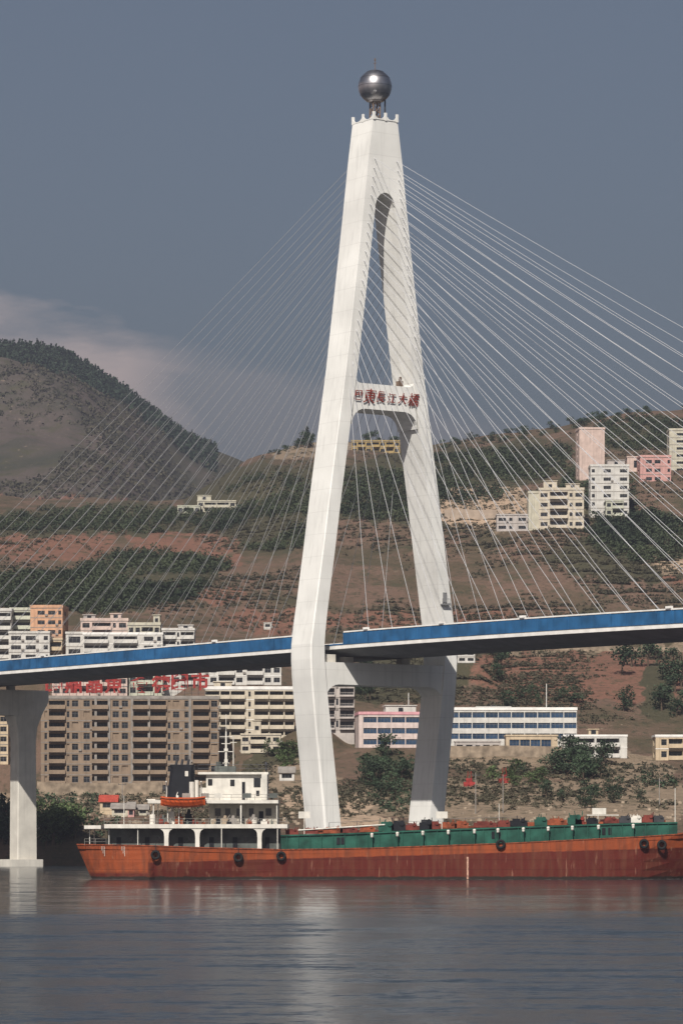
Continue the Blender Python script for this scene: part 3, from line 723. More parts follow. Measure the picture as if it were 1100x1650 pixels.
# --- cream block behind, right of the brown one, running behind the near leg
building('apartment_building', 'cream apartment block with long balcony rows, half hidden behind the near bridge leg', 330, 474, 1106, 1192, 1025, 12, 2, 5, 'BbBpnpBBb', cream, roof=((.1,.3,2.2,None),), win_h=.5, cornice=M['rim'])
building('apartment_building', 'low cream annex stepping down the slope below the cream apartment block', 388, 452, 1182, 1214, 1008, 9, 0, 2, 'wBnw', cream, win_h=.45, roof=((.3,.5,4.2,None),))
building('apartment_building', 'grey unfinished block with open bays seen between the two bridge legs', 486, 571, 1101, 1177, 1022, 11, 0, 4, 'wBbnB', grey, win_h=.6, brokenp=.5, bal='rail')
# --- row just under the deck
building('house_row', 'long white building with many windows directly under the bridge deck', 262, 453, 1070, 1104, 1062, 11, 2, 2, 'wwBwpwBwpBww', white, win_h=.5, cornice=M['rim'])
building('house', 'low pink and white building behind the rooftop sign', 84, 205, 1088, 1122, 1050, 10, 0, 2, 'wwpBwpBw', lpink, win_h=.5)
building('house', 'dull yellow building behind the middle of the rooftop sign', 207, 262, 1082, 1122, 1052, 10, 0, 2, 'wBw', dull, win_h=.5)
# --- buildings above the deck at left
building('house', 'white building with open balconies at the left edge above the deck', -50, 18, 980, 1062, 1085, 11, 0, 5, 'wBwB', white)
building('house', 'pale green-grey block between the white and the orange buildings', 16, 50, 979, 1062, 1092, 11, 0, 5, 'B', dull, bal='solid')
building('house', 'tall orange rendered building above the left deck', 49, 101, 975, 1042, 1090, 12, -4, 4, '.wwn', orange, win_h=.42)
building('house', 'white lower house in front of the orange building', 14, 80, 1017, 1066, 1080, 8, 0, 3, 'wwpn', white, win_h=.45)
building('house', 'tan brick lower house to the right under the orange building', 72, 100, 1028, 1068, 1083, 6, 0, 2, 'B', tan)
building('house', 'small white house with one window per floor beside the tan rooftop', 106, 134, 1018, 1062, 1085, 9, 0, 2, 'w', white)
building('house', 'tan flat-roofed house with dark roof terrace above the deck', 130, 206, 996, 1062, 1095, 11, 0, 4, 'wBnw', lpink, roof=((.05,.3,1.9,grey),(.62,.85,2.3,None)))
building('house', 'pale yellow house with a taller corner above the deck', 206, 258, 1003, 1060, 1094, 11, 0, 3, 'wwBw', yellow, roof=((.78,.98,3.2,None),))
building('house', 'white house with long balcony strips in front of the tan one', 134, 262, 1019, 1066, 1078, 8, 0, 3, 'BpBpwn', white, cornice=M['rim'])
building('house', 'white house at the right end of the row above the deck', 261, 313, 1012, 1060, 1082, 9, 0, 3, 'BnB', white, roof=((.5,.95,1.6,None),))
building('shed', 'tiny white shed alone on the brown slope left of the near bridge leg', 425, 437, 1003, 1013, 1180, 4, 0, 1, 'w', white, side='.', pad=4)
building('house', 'small white two-window house just under the deck beside the far leg', 737, 765, 1047, 1068, 1120, 8, 0, 2, 'ww', white)
# --- left edge
building('apartment_building', 'tan building behind the left approach pier at the photo edge', -90, 13, 1130, 1232, 985, 12, 0, 6, 'wBwBw', tan)
# --- right group
building('office_building', 'pink and white three-storey building with blue glazing between the bridge legs', 578, 676, 1147, 1205, 1005, 12, 5, 3, '.SSSS', wall('pinkish_white_render', (.56, .46, .42)), glass='b', win_h=.5, side='..', roof=((.45,.95,2.6,white),), cornice=wall('pink_band', (.58, .30, .32)), brokenp=0, bal='none')
building('office_building', 'long white three-storey office with blue strip windows right of the far leg', 715, 929, 1140, 1196, 1006, 12, 0, 3, 'pSSSSSSSSSS', white, glass='b', win_h=.52, side='.w.', roof=((.25,.5,.9,None),), cornice=M['rim'], bal='none')
building('entrance_hall', 'tan entrance block with blue glass wall in front of the long office', 815, 898, 1184, 1218, 992, 10, 0, 1, '.SSSS..', tan, glass='b', win_h=.55, side='..')
building('house', 'grey concrete ground floor with small windows left of the tan entrance block', 733, 806, 1194, 1217, 996, 7, 0, 1, 'wwdww', grey)
building('house', 'white two-storey house with wide windows right of the tan entrance block', 908, 1010, 1184, 1222, 996, 11, 0, 2, '.BB.', white, roof=((.4,.55,2.0,tan),), win_h=.55, cornice=M['rim'])
building('house', 'tan and white house at the right edge of the photo', 1056, 1150, 1184, 1226, 998, 11, 0, 2, '.wBBB', tan, cornice=M['rim'])
# --- upper right hillside
building('tower_block', 'tall pale pink windowless tower block on the upper hill', 933, 974, 688, 772, 1420, 11, 4, 7, '......', lpink, side='.n.', cornice=lpink, bal='none', roof=((.2,.8,.3,None),))
building('house', 'white block with grey roof hut right of the pale pink tower', 951, 1013, 748, 832, 1372, 11, 0, 6, 'n.w.w', white, win_h=.4, roof=((.45,.9,2.6,grey),))
building('house', 'narrow white annex with balcony below the white block', 976, 1004, 806, 832, 1362, 7, 0, 2, 'wB', dull)
building('house', 'cream house with corner balconies at the edge of the tan cutting', 868, 940, 786, 852, 1345, 12, -4, 4, 'wBnw', cream, win_h=.4, roof=((.1,.4,3.6,None),(.6,.9,2.4,None)))
building('house', 'windowless yellow annex wall left of the cream house', 851, 869, 791, 852, 1348, 10, 0, 3, '..', yellow, side='.', bal='none')
building('house', 'bright pink three-storey house on the upper right hill', 1031, 1081, 733, 778, 1430, 10, 3, 3, '.ww.n', pink, win_h=.4)
building('house', 'cream building cut by the right edge beside the pink house', 1078, 1130, 690, 762, 1455, 11, 0, 6, '.w.w', yellow, win_h=.35)
building('house', 'low unfinished white walls at the foot of the tan cutting', 800, 850, 828, 856, 1335, 7, 0, 2, 'wnpw', grey, win_h=.4)
building('house', 'low dull red wall house between the pink tower and pink house', 1010, 1034, 735, 760, 1440, 8, 0, 1, '.w', lpink)
building('house', 'white villa with long flat roof on the left saddle', 318, 380, 806, 829, 1500, 9, 0, 2, 'wBBw', yellow, pad=40, roof=((.0,.35,2.6,None),))
building('shed', 'low white shed left of the villa on the saddle', 286, 322, 814, 830, 1495, 7, 0, 1, 'wBw', dull, pad=40)
building('temple_hall', 'long low yellow building on the hilltop framed by the bridge portal', 566, 644, 709, 731, 1700, 9, 0, 2, 'wbwbwbw', wall('ochre_render', (.34, .25, .11)), side='.')
# --- waterside huts
def hut(x0, x1, yt, yb, Y, wm, roofm, label, gable=True):
    X0, X1, Z0, Z1 = PX(x0, Y), PX(x1, Y), PZ(yb, Y), PZ(yt, Y); w = X1 - X0; d = 5; h = (Z1 - Z0) * .62
    root = empty('hut', (X0, Y, Z0), 0, label, 'hut'); mb = MB()
    facade(mb, Matrix.Identity(4), w, 1, 0, h, 'wdw' if w > 5 else 'w', root, wm, 0)
    mb.face([(0,d,0),(0,0,0),(0,0,h),(0,d,h)]); mb.face([(w,0,0),(w,d,0),(w,d,h),(w,0,h)]); mb.face([(w,d,0),(0,d,0),(0,d,h),(w,d,h)]); mb.box(.05,w-.05,.05,d-.05,-4,-.01)
    mb.face([(0,0,h),(0,d,h),(0,d/2,Z1-Z0)]); mb.face([(w,0,h),(w,d,h),(w,d/2,Z1-Z0)]); mb.build('wall', wm, root)
    b = MB(); t = .15
    b.loft([[(x,-.4,h-.3),(x,d/2,Z1-Z0),(x,d+.4,h-.3),(x,d+.4,h-.3+t),(x,d/2,Z1-Z0+t),(x,-.4,h-.3+t)] for x in (-.4, w+.4)]); b.build('roof', roofm, root)
    PADS.append((X0-1, X1+1, Y-1, Y+d+1, Z0-.1, 5))
hut(161, 188, 1282, 1306, 905, tan, M['tile'], 'tan hut with a bright red roof on the left bank above the stern')
hut(180, 206, 1295, 1314, 898, yellow, M['slab'], 'yellow hut right of the red-roofed hut')
hut(206, 216, 1293, 1318, 894, pink, M['slab'], 'narrow pink hut between the two yellow huts')
hut(222, 238, 1297, 1314, 898, yellow, M['slab'], 'small yellow hut beside the ship funnel')
hut(56, 76, 1330, 1352, 880, pink, M['slab'], 'pink brick hut on the bank right of the left pier')
hut(450, 474, 1236, 1258, 960, white, M['slab'], 'white hut on the slope left of the near bridge leg')

make_terrain()

# retaining walls, as solid long blocks set in the slope
def rwall(x0, x1, y, h, Ymin, label, m=None):
    a = ground_at(x0, y, Ymin); c = ground_at(x1, y, Ymin); dx = Vector((c[0]-a[0], c[1]-a[1], 0)); n = max(2, int(dx.length / 6))
    root_ = MB(); rs = []
    for k in range(n + 1):
        t = k / n; p = Vector(a).lerp(Vector(c), t); nn = Vector((dx.y, -dx.x, 0)).normalized() 
        z = tz(p.x, p.y) + h; f_ = p + nn * .4; g = p - nn * .4
        rs.append([(f_.x, f_.y, z - h - 3), (g.x, g.y, z - h - 3), (g.x, g.y, z), (f_.x, f_.y, z)])
    root_.loft(rs); o = root_.build('retaining_wall', m or M['tanwall']); tag(o, label, 'wall'); return o
rwall(60, 262, 1279, 3.2, 900, 'tan stone retaining wall below the brown apartment block')
rwall(690, 905, 1222, 3.0, 900, 'tan retaining wall below the long white office')
rwall(735, 1150, 1052, 1.6, 1080, 'pale road-side wall along the slope under the right deck')
rwall(716, 800, 838, 3.4, 1200, 'pale wall at the foot of the tan cutting on the upper hill', wall('pale_wall', (.34, .27, .21)))

# poles and masts on the bank
def pole(px, y0, y1, label, Ymin=850, arms=1, m='slab'):
    p = ground_at(px, y1, Ymin); h = (y1 - y0) * p[1] / F
    r = empty('utility_pole', p, 0, label, 'pole', 'poles standing on the bank'); b = MB(); b.tube((0,0,-1), (0,0,h), .16, .1); b.build('shaft', M[m], r)
    for k in range(arms):
        b = MB(); b.box(-1.1, 1.1, -.06, .06, h - .7 - k * 1.2, h - .55 - k * 1.2)
        for x in (-1, 0, 1): b.tube((x, 0, h - .54 - k * 1.2), (x, 0, h - .25 - k * 1.2), .08, n=6)
        b.build('crossarm', M['darksteel'], r)
pole(766, 1246, 1312, 'tall pale pole on the bank, left one of two by the red steelwork')
pole(810, 1250, 1312, 'tall pale pole on the bank, right one of two by the red steelwork')
pole(658, 1118, 1178, 'thin pole rising behind the pink and white building', 1040, 0, 'rim')
pole(880, 1102, 1150, 'thin white pole behind the long white office roof', 1030, 0, 'rim')
pole(348, 1150, 1232, 'pale pole beside the right end of the brown block', 960, 2)
pole(1062, 1255, 1300, 'short pole on the rocky bank near the right edge', 870)
pole(197, 1262, 1290, 'short pole above the yellow hut', 900)
def rig(px, y0, y1, label):
    p = ground_at(px, y1, 850); h = (y1 - y0) * p[1] / F; r = empty('drilling_rig', p, 0, label, 'rig')
    b = MB()
    for x, y in ((-.9,-.9),(.9,-.9),(.9,.9),(-.9,.9)): b.tube((x,y,-1),(x*.4,y*.4,h),.09,n=5)
    z = 0
    while z < h - 1:
        k = 1 - .6 * z / h; b.tube((-.9*k,-.9*k,z),(.9*k,-.9*k,z+1.3),.05,n=4); b.tube((.9*k,-.9*k,z),(.9*k,.9*k,z+1.3),.05,n=4); z += 1.3
    b.build('mast', M['redpaint'], r); b = MB(); b.box(-1.6,1.6,-1.2,1.2,-.6,1.1); b.box(-.9,.7,-.8,.9,1.1,2.1); b.build('engine_box', M['signred'], r)
rig(756, 1244, 1268, 'red steel drilling rig on the bank, the left of two')
rig(812, 1238, 1262, 'red steel drilling rig on the bank, the right of two')

# ------------------------------------------------------------------ vegetation
def rand_dir():
    v = rng.normal(size=3); return v / np.linalg.norm(v)
def leaf_quad(mb, c, s):
    n = Vector(rand_dir()); n.z = abs(n.z) * .8 + .2; n.normalize(); u = n.orthogonal().normalized(); a = random.uniform(0, 6.28); u = Matrix.Rotation(a, 3, n) @ u; w = n.cross(u)
    c = Vector(c); mb.face([c + u*s, c + w*s*.7, c - u*s*.9, c - w*s*.75])
def tree_meshes(kind, h):
    t = MB(); c = MB()
    if kind == 'pine':
        t.tube((0,0,-.5),(0,0,h*.95),h*.022,h*.006,n=6)
        for k in range(150):
            f_ = (k + random.random()) / 150; z = h * (.16 + .84 * f_); r = h * .17 * (1 - f_) ** .8 * random.uniform(.35, 1.1) + .1; a = random.uniform(0, 6.28)
            leaf_quad(c, (r*math.cos(a), r*math.sin(a), z - r*.3), h * .045 * (1.25 - f_ * .7))
    else:
        t.tube((0,0,-.5),(0,0,h*.45),h*.035,h*.02,n=7); lobes = []
        for k in range(7):
            a = k * 2.4 + random.random(); rr = h * random.uniform(.12, .30); z = h * random.uniform(.22, .80); p = (rr*math.cos(a), rr*math.sin(a), z)
            t.tube((0,0,h*random.uniform(.28,.44)), p, h*.014, h*.005, n=5); lobes.append((p, h * random.uniform(.14, .25)))
        lobes.append(((0,0,h*.82), h*.17))
        for p, r in lobes:
            for k in range(46):
                d = rand_dir() * r * random.uniform(.45, 1.12); leaf_quad(c, (p[0]+d[0], p[1]+d[1], p[2]+d[2]*.8), h * random.uniform(.03, .058))
    return t.mesh('trunk', (M['bark'],)), {k: None for k in ()} or c
def make_kind(kind, h, lm, nvar):
    res = []
    for i in range(nvar):
        tm, c = tree_meshes(kind, h); me = bpy.data.meshes.new('crown'); me.from_pydata(c.v, [], c.f); me.materials.append(M[lm]); res.append((tm, me))
    return res
KINDS = {'pine': make_kind('pine', 10, 'pine', 5), 'leaf': make_kind('leaf', 8, 'leaf', 4), 'dark': make_kind('leaf', 8, 'leafdark', 4)}
NAMES = {'pine': 'pine_tree', 'leaf': 'broadleaf_tree', 'dark': 'broadleaf_tree'}
def tree(kind, loc, h, label, group):
    tm, cm = random.choice(KINDS[kind]); k = h / (10 if kind == 'pine' else 8)
    r = empty(NAMES[kind], loc, random.uniform(0, 6.28), label, 'tree', group); r.scale = (k * random.uniform(.9, 1.25), k * random.uniform(.9, 1.25), k)
    link('trunk', tm, r); link('crown', cm, r)
def zone(kind, n, cx, cy, rx, ry, h0, h1, label, group, Ymin=800):
    for _ in range(n):
        a = random.uniform(0, 6.28); q = math.sqrt(random.random()); px, py = cx + rx*q*math.cos(a), cy + ry*q*math.sin(a)
        p = ground_at(px, py, Ymin); tree(kind, (p[0], p[1], p[2] - .2), random.uniform(h0, h1), label, group)
# mountain ridge pines
px = -6.
while px < 345:
    u = (px - 550) / F; Y = 3195 + random.uniform(-25, 10); z = float(mount(np.array([u]), np.array([float(Y)]))[0])
    h = random.uniform(5, 11) * (1.25 if 290 < px else 1)
    tree('pine', (u * Y, Y, z - 2), h, 'dark pine on the ridge line of the far left mountain', 'pines along the far mountain ridge')
    px += random.uniform(2.5, 6.5) if px < 318 else random.uniform(5, 14)
# hill-top trees
def crest(kind, n, x0, x1, h0, h1, label, group):
    for _ in range(n):
        px = random.uniform(x0, x1); u = (px - 550) / F; Y = random.uniform(1700, 1755); tree(kind, (u*Y, Y, tz(u*Y, Y) - 1.3), random.uniform(h0, h1), label, group)
crest('dark', 6, 470, 500, 5, 9, 'dark tree on the hilltop just left of the near leg', 'trees on the hill crest left of the pylon')
crest('pine', 3, 490, 500, 9, 12, 'pine on the hilltop just left of the near leg', 'pines on the hill crest left of the pylon')
crest('dark', 8, 395, 470, 2.5, 4.5, 'small tree on the brown crest left of the pylon', 'small trees on the brown crest')
crest('dark', 12, 572, 640, 5, 10, 'dark tree behind the yellow hilltop building', 'trees behind the yellow hilltop building')
crest('dark', 60, 700, 1120, 2.5, 6., 'bushy tree on the ridge line of the right hill', 'trees on the right ridge')
zone('dark', 26, 935, 1242, 48, 20, 5, 8, 'dark tree in the clump below the white two-storey house', 'trees below the white two-storey house', 860)
zone('dark', 16, 624, 1255, 34, 36, 4, 8, 'green tree on the slope between the bridge legs', 'trees between the bridge legs', 860)
zone('dark', 16, 1050, 1120, 60, 60, 6, 10, 'dark tree beside the red slope at right', 'trees beside the red slope', 1020)
zone('dark', 6, 802, 1082, 8, 22, 5, 9, 'dark tree right of the far leg under the deck', 'trees right of the far leg', 1030)
zone('dark', 10, 600, 1115, 26, 18, 4, 8, 'tree behind the crossbeam between the legs', 'trees behind the pink and white building', 1040)
zone('leaf', 22, 96, 1350, 38, 20, 6, 9, 'leafy green tree on the left bank behind the ship stern', 'trees on the left bank', 850)
zone('dark', 8, 6, 1350, 14, 22, 7, 9, 'dark tree on the bank left of the approach pier', 'trees left of the approach pier', 850)
zone('leaf', 10, 450, 1230, 26, 16, 3, 6, 'small tree on the grassy bank left of the near leg', 'trees on the grassy bank left of the near leg', 900)
zone('dark', 12, 985, 1290, 110, 16, 3, 5.5, 'low tree on the rocky right bank', 'trees on the rocky right bank', 850)
zone('leaf', 10, 830, 1265, 60, 18, 3, 5.5, 'scrubby tree near the red drilling rigs', 'trees near the drilling rigs', 850)
zone('dark', 10, 965, 815, 18, 22, 5, 8, 'dark tree beside the cream house on the upper hill', 'trees beside the cream hill house', 1200)
zone('dark', 8, 870, 1135, 100, 8, 4, 7, 'tree standing behind the long white office', 'trees behind the long office', 1030)

def scatter_mass(name, label, zones, n, s0, s1, m, seed, tall=1., gate=None):
    r = np.random.default_rng(seed); V = []; Fc = []; tot = sum(z[2]*z[3] for z in zones); k0 = 0
    T = [(lambda d: d)(r.normal(size=(26, 3))) for _ in range(1)]
    for (cx, cy, rx, ry) in zones:
        cnt = int(n * rx * ry / tot) + 1
        aa = r.uniform(0, 6.28, cnt); qq = np.sqrt(r.random(cnt)); PXA = cx + rx*qq*np.cos(aa); PYA = cy + ry*qq*np.sin(aa)
        YS = np.arange(862, 1780, 3.0); UU = np.repeat(((PXA - 550) / F)[:, None], len(YS), 1); YM = np.repeat(YS[None, :], cnt, 0)
        ZM = terr(UU, YM); PM = HZ - (ZM - CH) * F / YM; hit = PM <= PYA[:, None]; ix = np.argmax(hit, 1); rows_ = np.arange(cnt)
        okk = hit[rows_, ix] & (PYA - PM[rows_, ix] < 25); YA = YS[ix]; ZA = ZM[rows_, ix]; XA = UU[:, 0] * YA
        if gate is not None: okk &= (fbm(XA / 34, YA / 55, seed + 60, 4) + r.uniform(-.07, .07, cnt)) >= gate
        for X, Y, Z in zip(XA[okk], YA[okk], ZA[okk]):
            bad = False
            for (x0, x1, y0, y1, zp, mg) in PADS:
                if x0 - 1 < X < x1 + 1 and y0 - 5 < Y < y1 + 1: bad = True; break
            if bad: continue
            s = r.uniform(s0, s1); nq = int(12 + 11 * s); d = r.normal(size=(nq, 3)); d /= np.linalg.norm(d, axis=1)[:, None]; d *= r.uniform(.5, 1.05, size=(nq, 1)) * s; d[:, 2] = np.abs(d[:, 2]) * tall
            c = np.array([X, Y, Z]) + d
            nn = r.normal(size=(nq, 3)); nn[:, 2] = np.abs(nn[:, 2]) + .3; nn /= np.linalg.norm(nn, axis=1)[:, None]; uu = np.cross(nn, r.normal(size=(nq, 3))); uu /= np.linalg.norm(uu, axis=1)[:, None]; ww = np.cross(nn, uu)
            ls = (.16 + s * .07) * r.uniform(.6, 1.4, size=(nq, 1))
            q4 = np.stack([c + uu*ls, c + ww*ls, c - uu*ls, c - ww*ls], 1).reshape(-1, 3); V.append(q4)
            Fc.append(np.arange(k0, k0 + nq*4).reshape(-1, 4)); k0 += nq*4
    me = bpy.data.meshes.new(name); me.from_pydata(np.concatenate(V).tolist(), [], np.concatenate(Fc).tolist()); me.materials.append(m)
    return tag(link(name, me), label, kind='stuff')
def ridge_wood():
    r = np.random.default_rng(77); V = []; 
    for _ in range(2000):
        px = r.uniform(-20, 350); q = r.random() ** 1.6; u = (px - 550) / F; Y = 3200 - q * 190; z = float(mount(np.array([u]), np.array([Y]))[0]); X = u * Y
        hh = r.uniform(4, 9); nq = 14; t = r.random((nq, 1)); a = r.uniform(0, 6.28, (nq, 1)); rr = 2.2 * (1 - t) * r.uniform(.5, 1.1, (nq, 1))
        c = np.hstack([X + rr*np.cos(a), Y + rr*np.sin(a), z - .5 + hh * t]); n3 = r.normal(size=(nq, 3)); n3[:, 2] = abs(n3[:, 2]); n3 /= np.linalg.norm(n3, axis=1)[:, None]
        uu = np.cross(n3, r.normal(size=(nq, 3))); uu /= np.linalg.norm(uu, axis=1)[:, None]; ww = np.cross(n3, uu); ls = r.uniform(.7, 1.4, (nq, 1))
        V.append(np.stack([c + uu*ls, c + ww*ls, c - uu*ls, c - ww*ls], 1).reshape(-1, 3))
    V = np.concatenate(V); me = bpy.data.meshes.new('ridge_forest'); me.from_pydata(V.tolist(), [], np.arange(len(V)).reshape(-1, 4).tolist()); me.materials.append(M['pine'])
    tag(link('ridge_forest', me), 'dark pine wood covering the top slope of the far mountain', kind='stuff')
ridge_wood()
def mountain_scrub():
    r = np.random.default_rng(78); n = 15000; px = r.uniform(-30, 460, n); Y = r.uniform(2150, 3200, n); u = (px - 550) / F; z = mount(u, Y); X = u * Y
    k = fbm(X / 130, Y / 260, 90, 4) + r.uniform(-.06, .06, n) > -.02; X, Y, z = X[k], Y[k], z[k]; m = len(X); nq = 7
    s = r.uniform(.8, 2.6, (m, 1, 1)); d = r.normal(size=(m, nq, 3)); d /= np.linalg.norm(d, axis=2)[..., None]; d[..., 2] = abs(d[..., 2]); c = np.stack([X, Y, z], 1)[:, None, :] + d * s
    n3 = r.normal(size=(m, nq, 3)); n3 /= np.linalg.norm(n3, axis=2)[..., None]; uu = np.cross(n3, r.normal(size=(m, nq, 3))); uu /= np.linalg.norm(uu, axis=2)[..., None]; ww = np.cross(n3, uu); ls = s * .45
    V = np.stack([c + uu*ls, c + ww*ls, c - uu*ls, c - ww*ls], 2).reshape(-1, 3)
    me = bpy.data.meshes.new('mountain_scrub'); me.from_pydata(V.tolist(), [], np.arange(len(V)).reshape(-1, 4).tolist()); me.materials.append(M['scrub'])
    tag(link('mountain_scrub', me), 'thin dark scrub spotting the bare slope of the far mountain', kind='stuff')
mountain_scrub()
scatter_mass('forest', 'dark green woods and thickets covering parts of the hillside', FOREST, 8600, .8, 3.0, M['shrub'], 3, 1.2, -.10)
scatter_mass('scrub', 'scattered scrub over the brown slopes', [(850, 930, 330, 90), (960, 1110, 170, 60), (560, 1300, 540, 30), (240, 900, 300, 90), (620, 930, 480, 100), (900, 1100, 220, 50), (850, 1270, 330, 45), (560, 1270, 100, 40), (700, 1100, 200, 40), (430, 1240, 60, 30), (900, 780, 260, 90), (430, 760, 120, 40), (620, 760, 90, 40), (120, 1340, 140, 30)], 26000, .25, 1.2, M['scrub'], 5, 1., -.03)
scatter_mass('undergrowth', 'dense low greenery along the left bank', [(100, 1335, 110, 22), (10, 1340, 40, 25), (640, 1262, 50, 50), (920, 1245, 95, 30), (1030, 1260, 60, 25), (100, 1290, 60, 14)], 800, .7, 1.9, M['leafdark'], 9, 1., .0)
# rocks on the shore
def rocks():
    mb = MB()
    for _ in range(420):
        px = random.uniform(-10, 1110); p = ground_at(px, random.uniform(1285, 1345), 790); s = random.uniform(.25, .9)
        n = len(mb.v); ring = []
        for z, k in ((-.4, 1.), (.3, .85), (.7, .4)):
            ring.append([(p[0] + s*k*math.cos(a*1.05)*random.uniform(.8,1.2), p[1] + s*k*math.sin(a*1.05)*random.uniform(.8,1.2), p[2] + s*z) for a in range(6)])
        mb.loft(ring)
    tag(mb.build('shore_rubble', M['tanwall']), 'loose tan rocks strewn along the river bank', kind='stuff')
rocks()

# ------------------------------------------------------------------ ship
SY = 608.0; NEAR = -8.4
def sx(px): return (px - 550) * 600 / F
def szz(py): return CH + (HZ - py) * 600 / F
ship = empty('cargo_ship', (0, SY, 0), 0, 'long orange and dark red river cargo ship with green hatch coaming and white stern house', 'ship')
SH = [(-46,-43.4,4.6,3.6,6.05),(-44.5,-42.4,5.6,4.7,6.0),(-40,-38.6,7.3,6.6,5.95),(-33.5,-33.2,8.35,8.1,5.85),(-32.6,-32.2,8.4,7.2,5.8),(-24,-24,8.4,7.3,5.5),(-10,-10,8.4,7.9,5.15),(5,5,8.4,8.15,5.4),(30,30,8.4,8.2,6.3),(46,46,8.4,8.1,7.1),(52,51.5,8.1,7.3,7.4),(58,56.5,7.2,4.4,7.8),(64,61.5,5.5,2.2,8.3),(70,66,3.2,.7,8.9),(75,70,.3,.15,9.6)]
b = MB(); n = len(SH); lv = [-2.5, 0, 1.5, 3, 4.5, None]
def hp(st, z, sg):
    xt, xb, ht, hb, zt = st; zz_ = zt if z is None else min(z, zt); t = max(0, zz_) / zt
    return (xb + (xt - xb) * t, sg * (hb + (ht - hb) * (t ** .8)), zz_)
grid = {}
for sg in (-1, 1):
    for i in range(n - 1):
        for j in range(len(lv) - 1):
            b.face([hp(SH[i], lv[j], sg), hp(SH[i+1], lv[j], sg), hp(SH[i+1], lv[j+1], sg), hp(SH[i], lv[j+1], sg)])
for j in range(len(lv) - 1):
    for e in (0, -1): b.face([hp(SH[e], lv[j], -1), hp(SH[e], lv[j], 1), hp(SH[e], lv[j+1], 1), hp(SH[e], lv[j+1], -1)])
b.build('hull', M['hull'], ship)
def ztop(x): return float(np.interp(x, [s[0] for s in SH], [s[4] for s in SH]))
def hbt(x): return float(np.interp(x, [s[0] for s in SH], [s[2] for s in SH]))
b = MB()   # main deck just below the bulwark
for i in range(n - 1):
    a, c = SH[i], SH[i+1]; b.face([(a[0], -a[2]+.02, a[4]-.75), (c[0], -c[2]+.02, c[4]-.75), (c[0], c[2]-.02, c[4]-.75), (a[0], a[2]-.02, a[4]-.75)])
b.build('main_deck', M['deckred'], ship)
b = MB()
for sg in (-1, 1):
    for i in range(n - 1):
        a, c = SH[i], SH[i+1]
        b.loft([[(q[0], sg*(q[2]-.12), q[4]-.06), (q[0], sg*(q[2]+.1), q[4]-.06), (q[0], sg*(q[2]+.1), q[4]+.1), (q[0], sg*(q[2]-.12), q[4]+.1)] for q in (a, c)], cap=False)
b.build('gunwale', M['rust'], ship)
# hatch coaming, green with stiffeners
X0, X1 = sx(452), sx(1092)
def ct(x): return float(np.interp(x, [X0, sx(560), sx(700), sx(1000), X1], [szz(1346), szz(1343), szz(1337), szz(1327), szz(1325)]))
xs = np.arange(X0, X1, 2.0).tolist() + [X1]
b = MB(); b.loft([[(x, -6.9, ztop(x)-.74), (x, 6.9, ztop(x)-.74), (x, 6.9, ct(x)), (x, -6.9, ct(x))] for x in xs])
b.loft([[(x, -7.15, ct(x)-.25), (x, -6.902, ct(x)-.25), (x, -6.902, ct(x)+.02), (x, -7.15, ct(x)+.02)] for x in xs])
cm = b.build('hatch_coaming', M['green'], ship)
b = MB(); b.box(0, .08, -7.14, -6.903, 0, 1); sm = b.mesh('stiffener', (M['green'],))
for k in range(34):
    x = X0 + 1 + k * 2.0; o = link('stiffener', sm, cm, (x, 0, ztop(x)-.74)); o.scale = (1, 1, ct(x) - .3 - ztop(x) + .74)
# side railing plate also green, low on the gunwale
for px in (599, 640, 681, 722, 764, 802, 843, 883, 922, 964, 1020):
    x = sx(px); z = ct(x) - .95
    r = MB(); r.tube((x, -7.75, ztop(x)-.75), (x, -7.75, z), .13); o = r.build('vent', M['green'], ship)
    r = MB(); r.tube((x, -7.75, z), (x, -7.75, z+.5), .24, n=10); r.sphere((x, -7.75, z+.55), .3, 10, 6); r.build('vent_head', M['shipwhite'], o, smooth=True)
for px in (545, 552, 795, 803, 973, 983):   # dark scuttles in the coaming
    x = sx(px); b = MB(); b.box(x-.3, x+.3, -7.0, -6.915, ct(x)-1.9, ct(x)-.7); b.build('coaming_door', M['black'], cm)
# hatch covers and deck gear above the coaming
b = MB(); k = 0; x = X0 + 6
while x < X1 - 6:
    w = random.uniform(4.5, 6.5); b.cur = k % 2; b.box(x, x + w - .3, -5.9, 5.9, ct(x) + .02, ct(x) + .55 + .25 * (k % 3 == 0)); 
    x += w; k += 1
b.build('hatch_cover', [M['rust'], M['deckred']], ship)
def railing(px0, px1, z0, y, m='darksteel', name='pipe_rail', h=1.1, mid=1, step=1.6, dz_=0.):
    b = MB(); a, c = sx(px0), sx(px1); N_ = max(1, int((c - a) / step))
    for k in range(mid + 1): b.tube((a, y, z0 + h * (k+1)/(mid+1)), (c, y, z0 + dz_ + h * (k+1)/(mid+1)), .03, n=5)
    for k in range(N_ + 1):
        t = k / N_; x = a + (c - a) * t; b.tube((x, y, z0 + dz_*t - .1), (x, y, z0 + dz_*t + h), .04, n=5)
    return b.build(name, M[m], ship)
railing(530, 620, ct(sx(540)) + .5, -6.2, h=1.4, step=3.4, mid=0, dz_=.4)
railing(720, 840, ct(sx(720)) + .4, -6.2, h=1.4, step=2.6, mid=0, dz_=.3)
railing(640, 720, ct(sx(660)) + .4, -6.2, h=1.2, step=2.6, mid=1)
b = MB(); b.tube((sx(480), -6.4, ct(sx(480)) + .75), (sx(620), -6.4, ct(sx(620)) + 1.2), .12); b.build('deck_pipe', M['shipwhite'], ship)
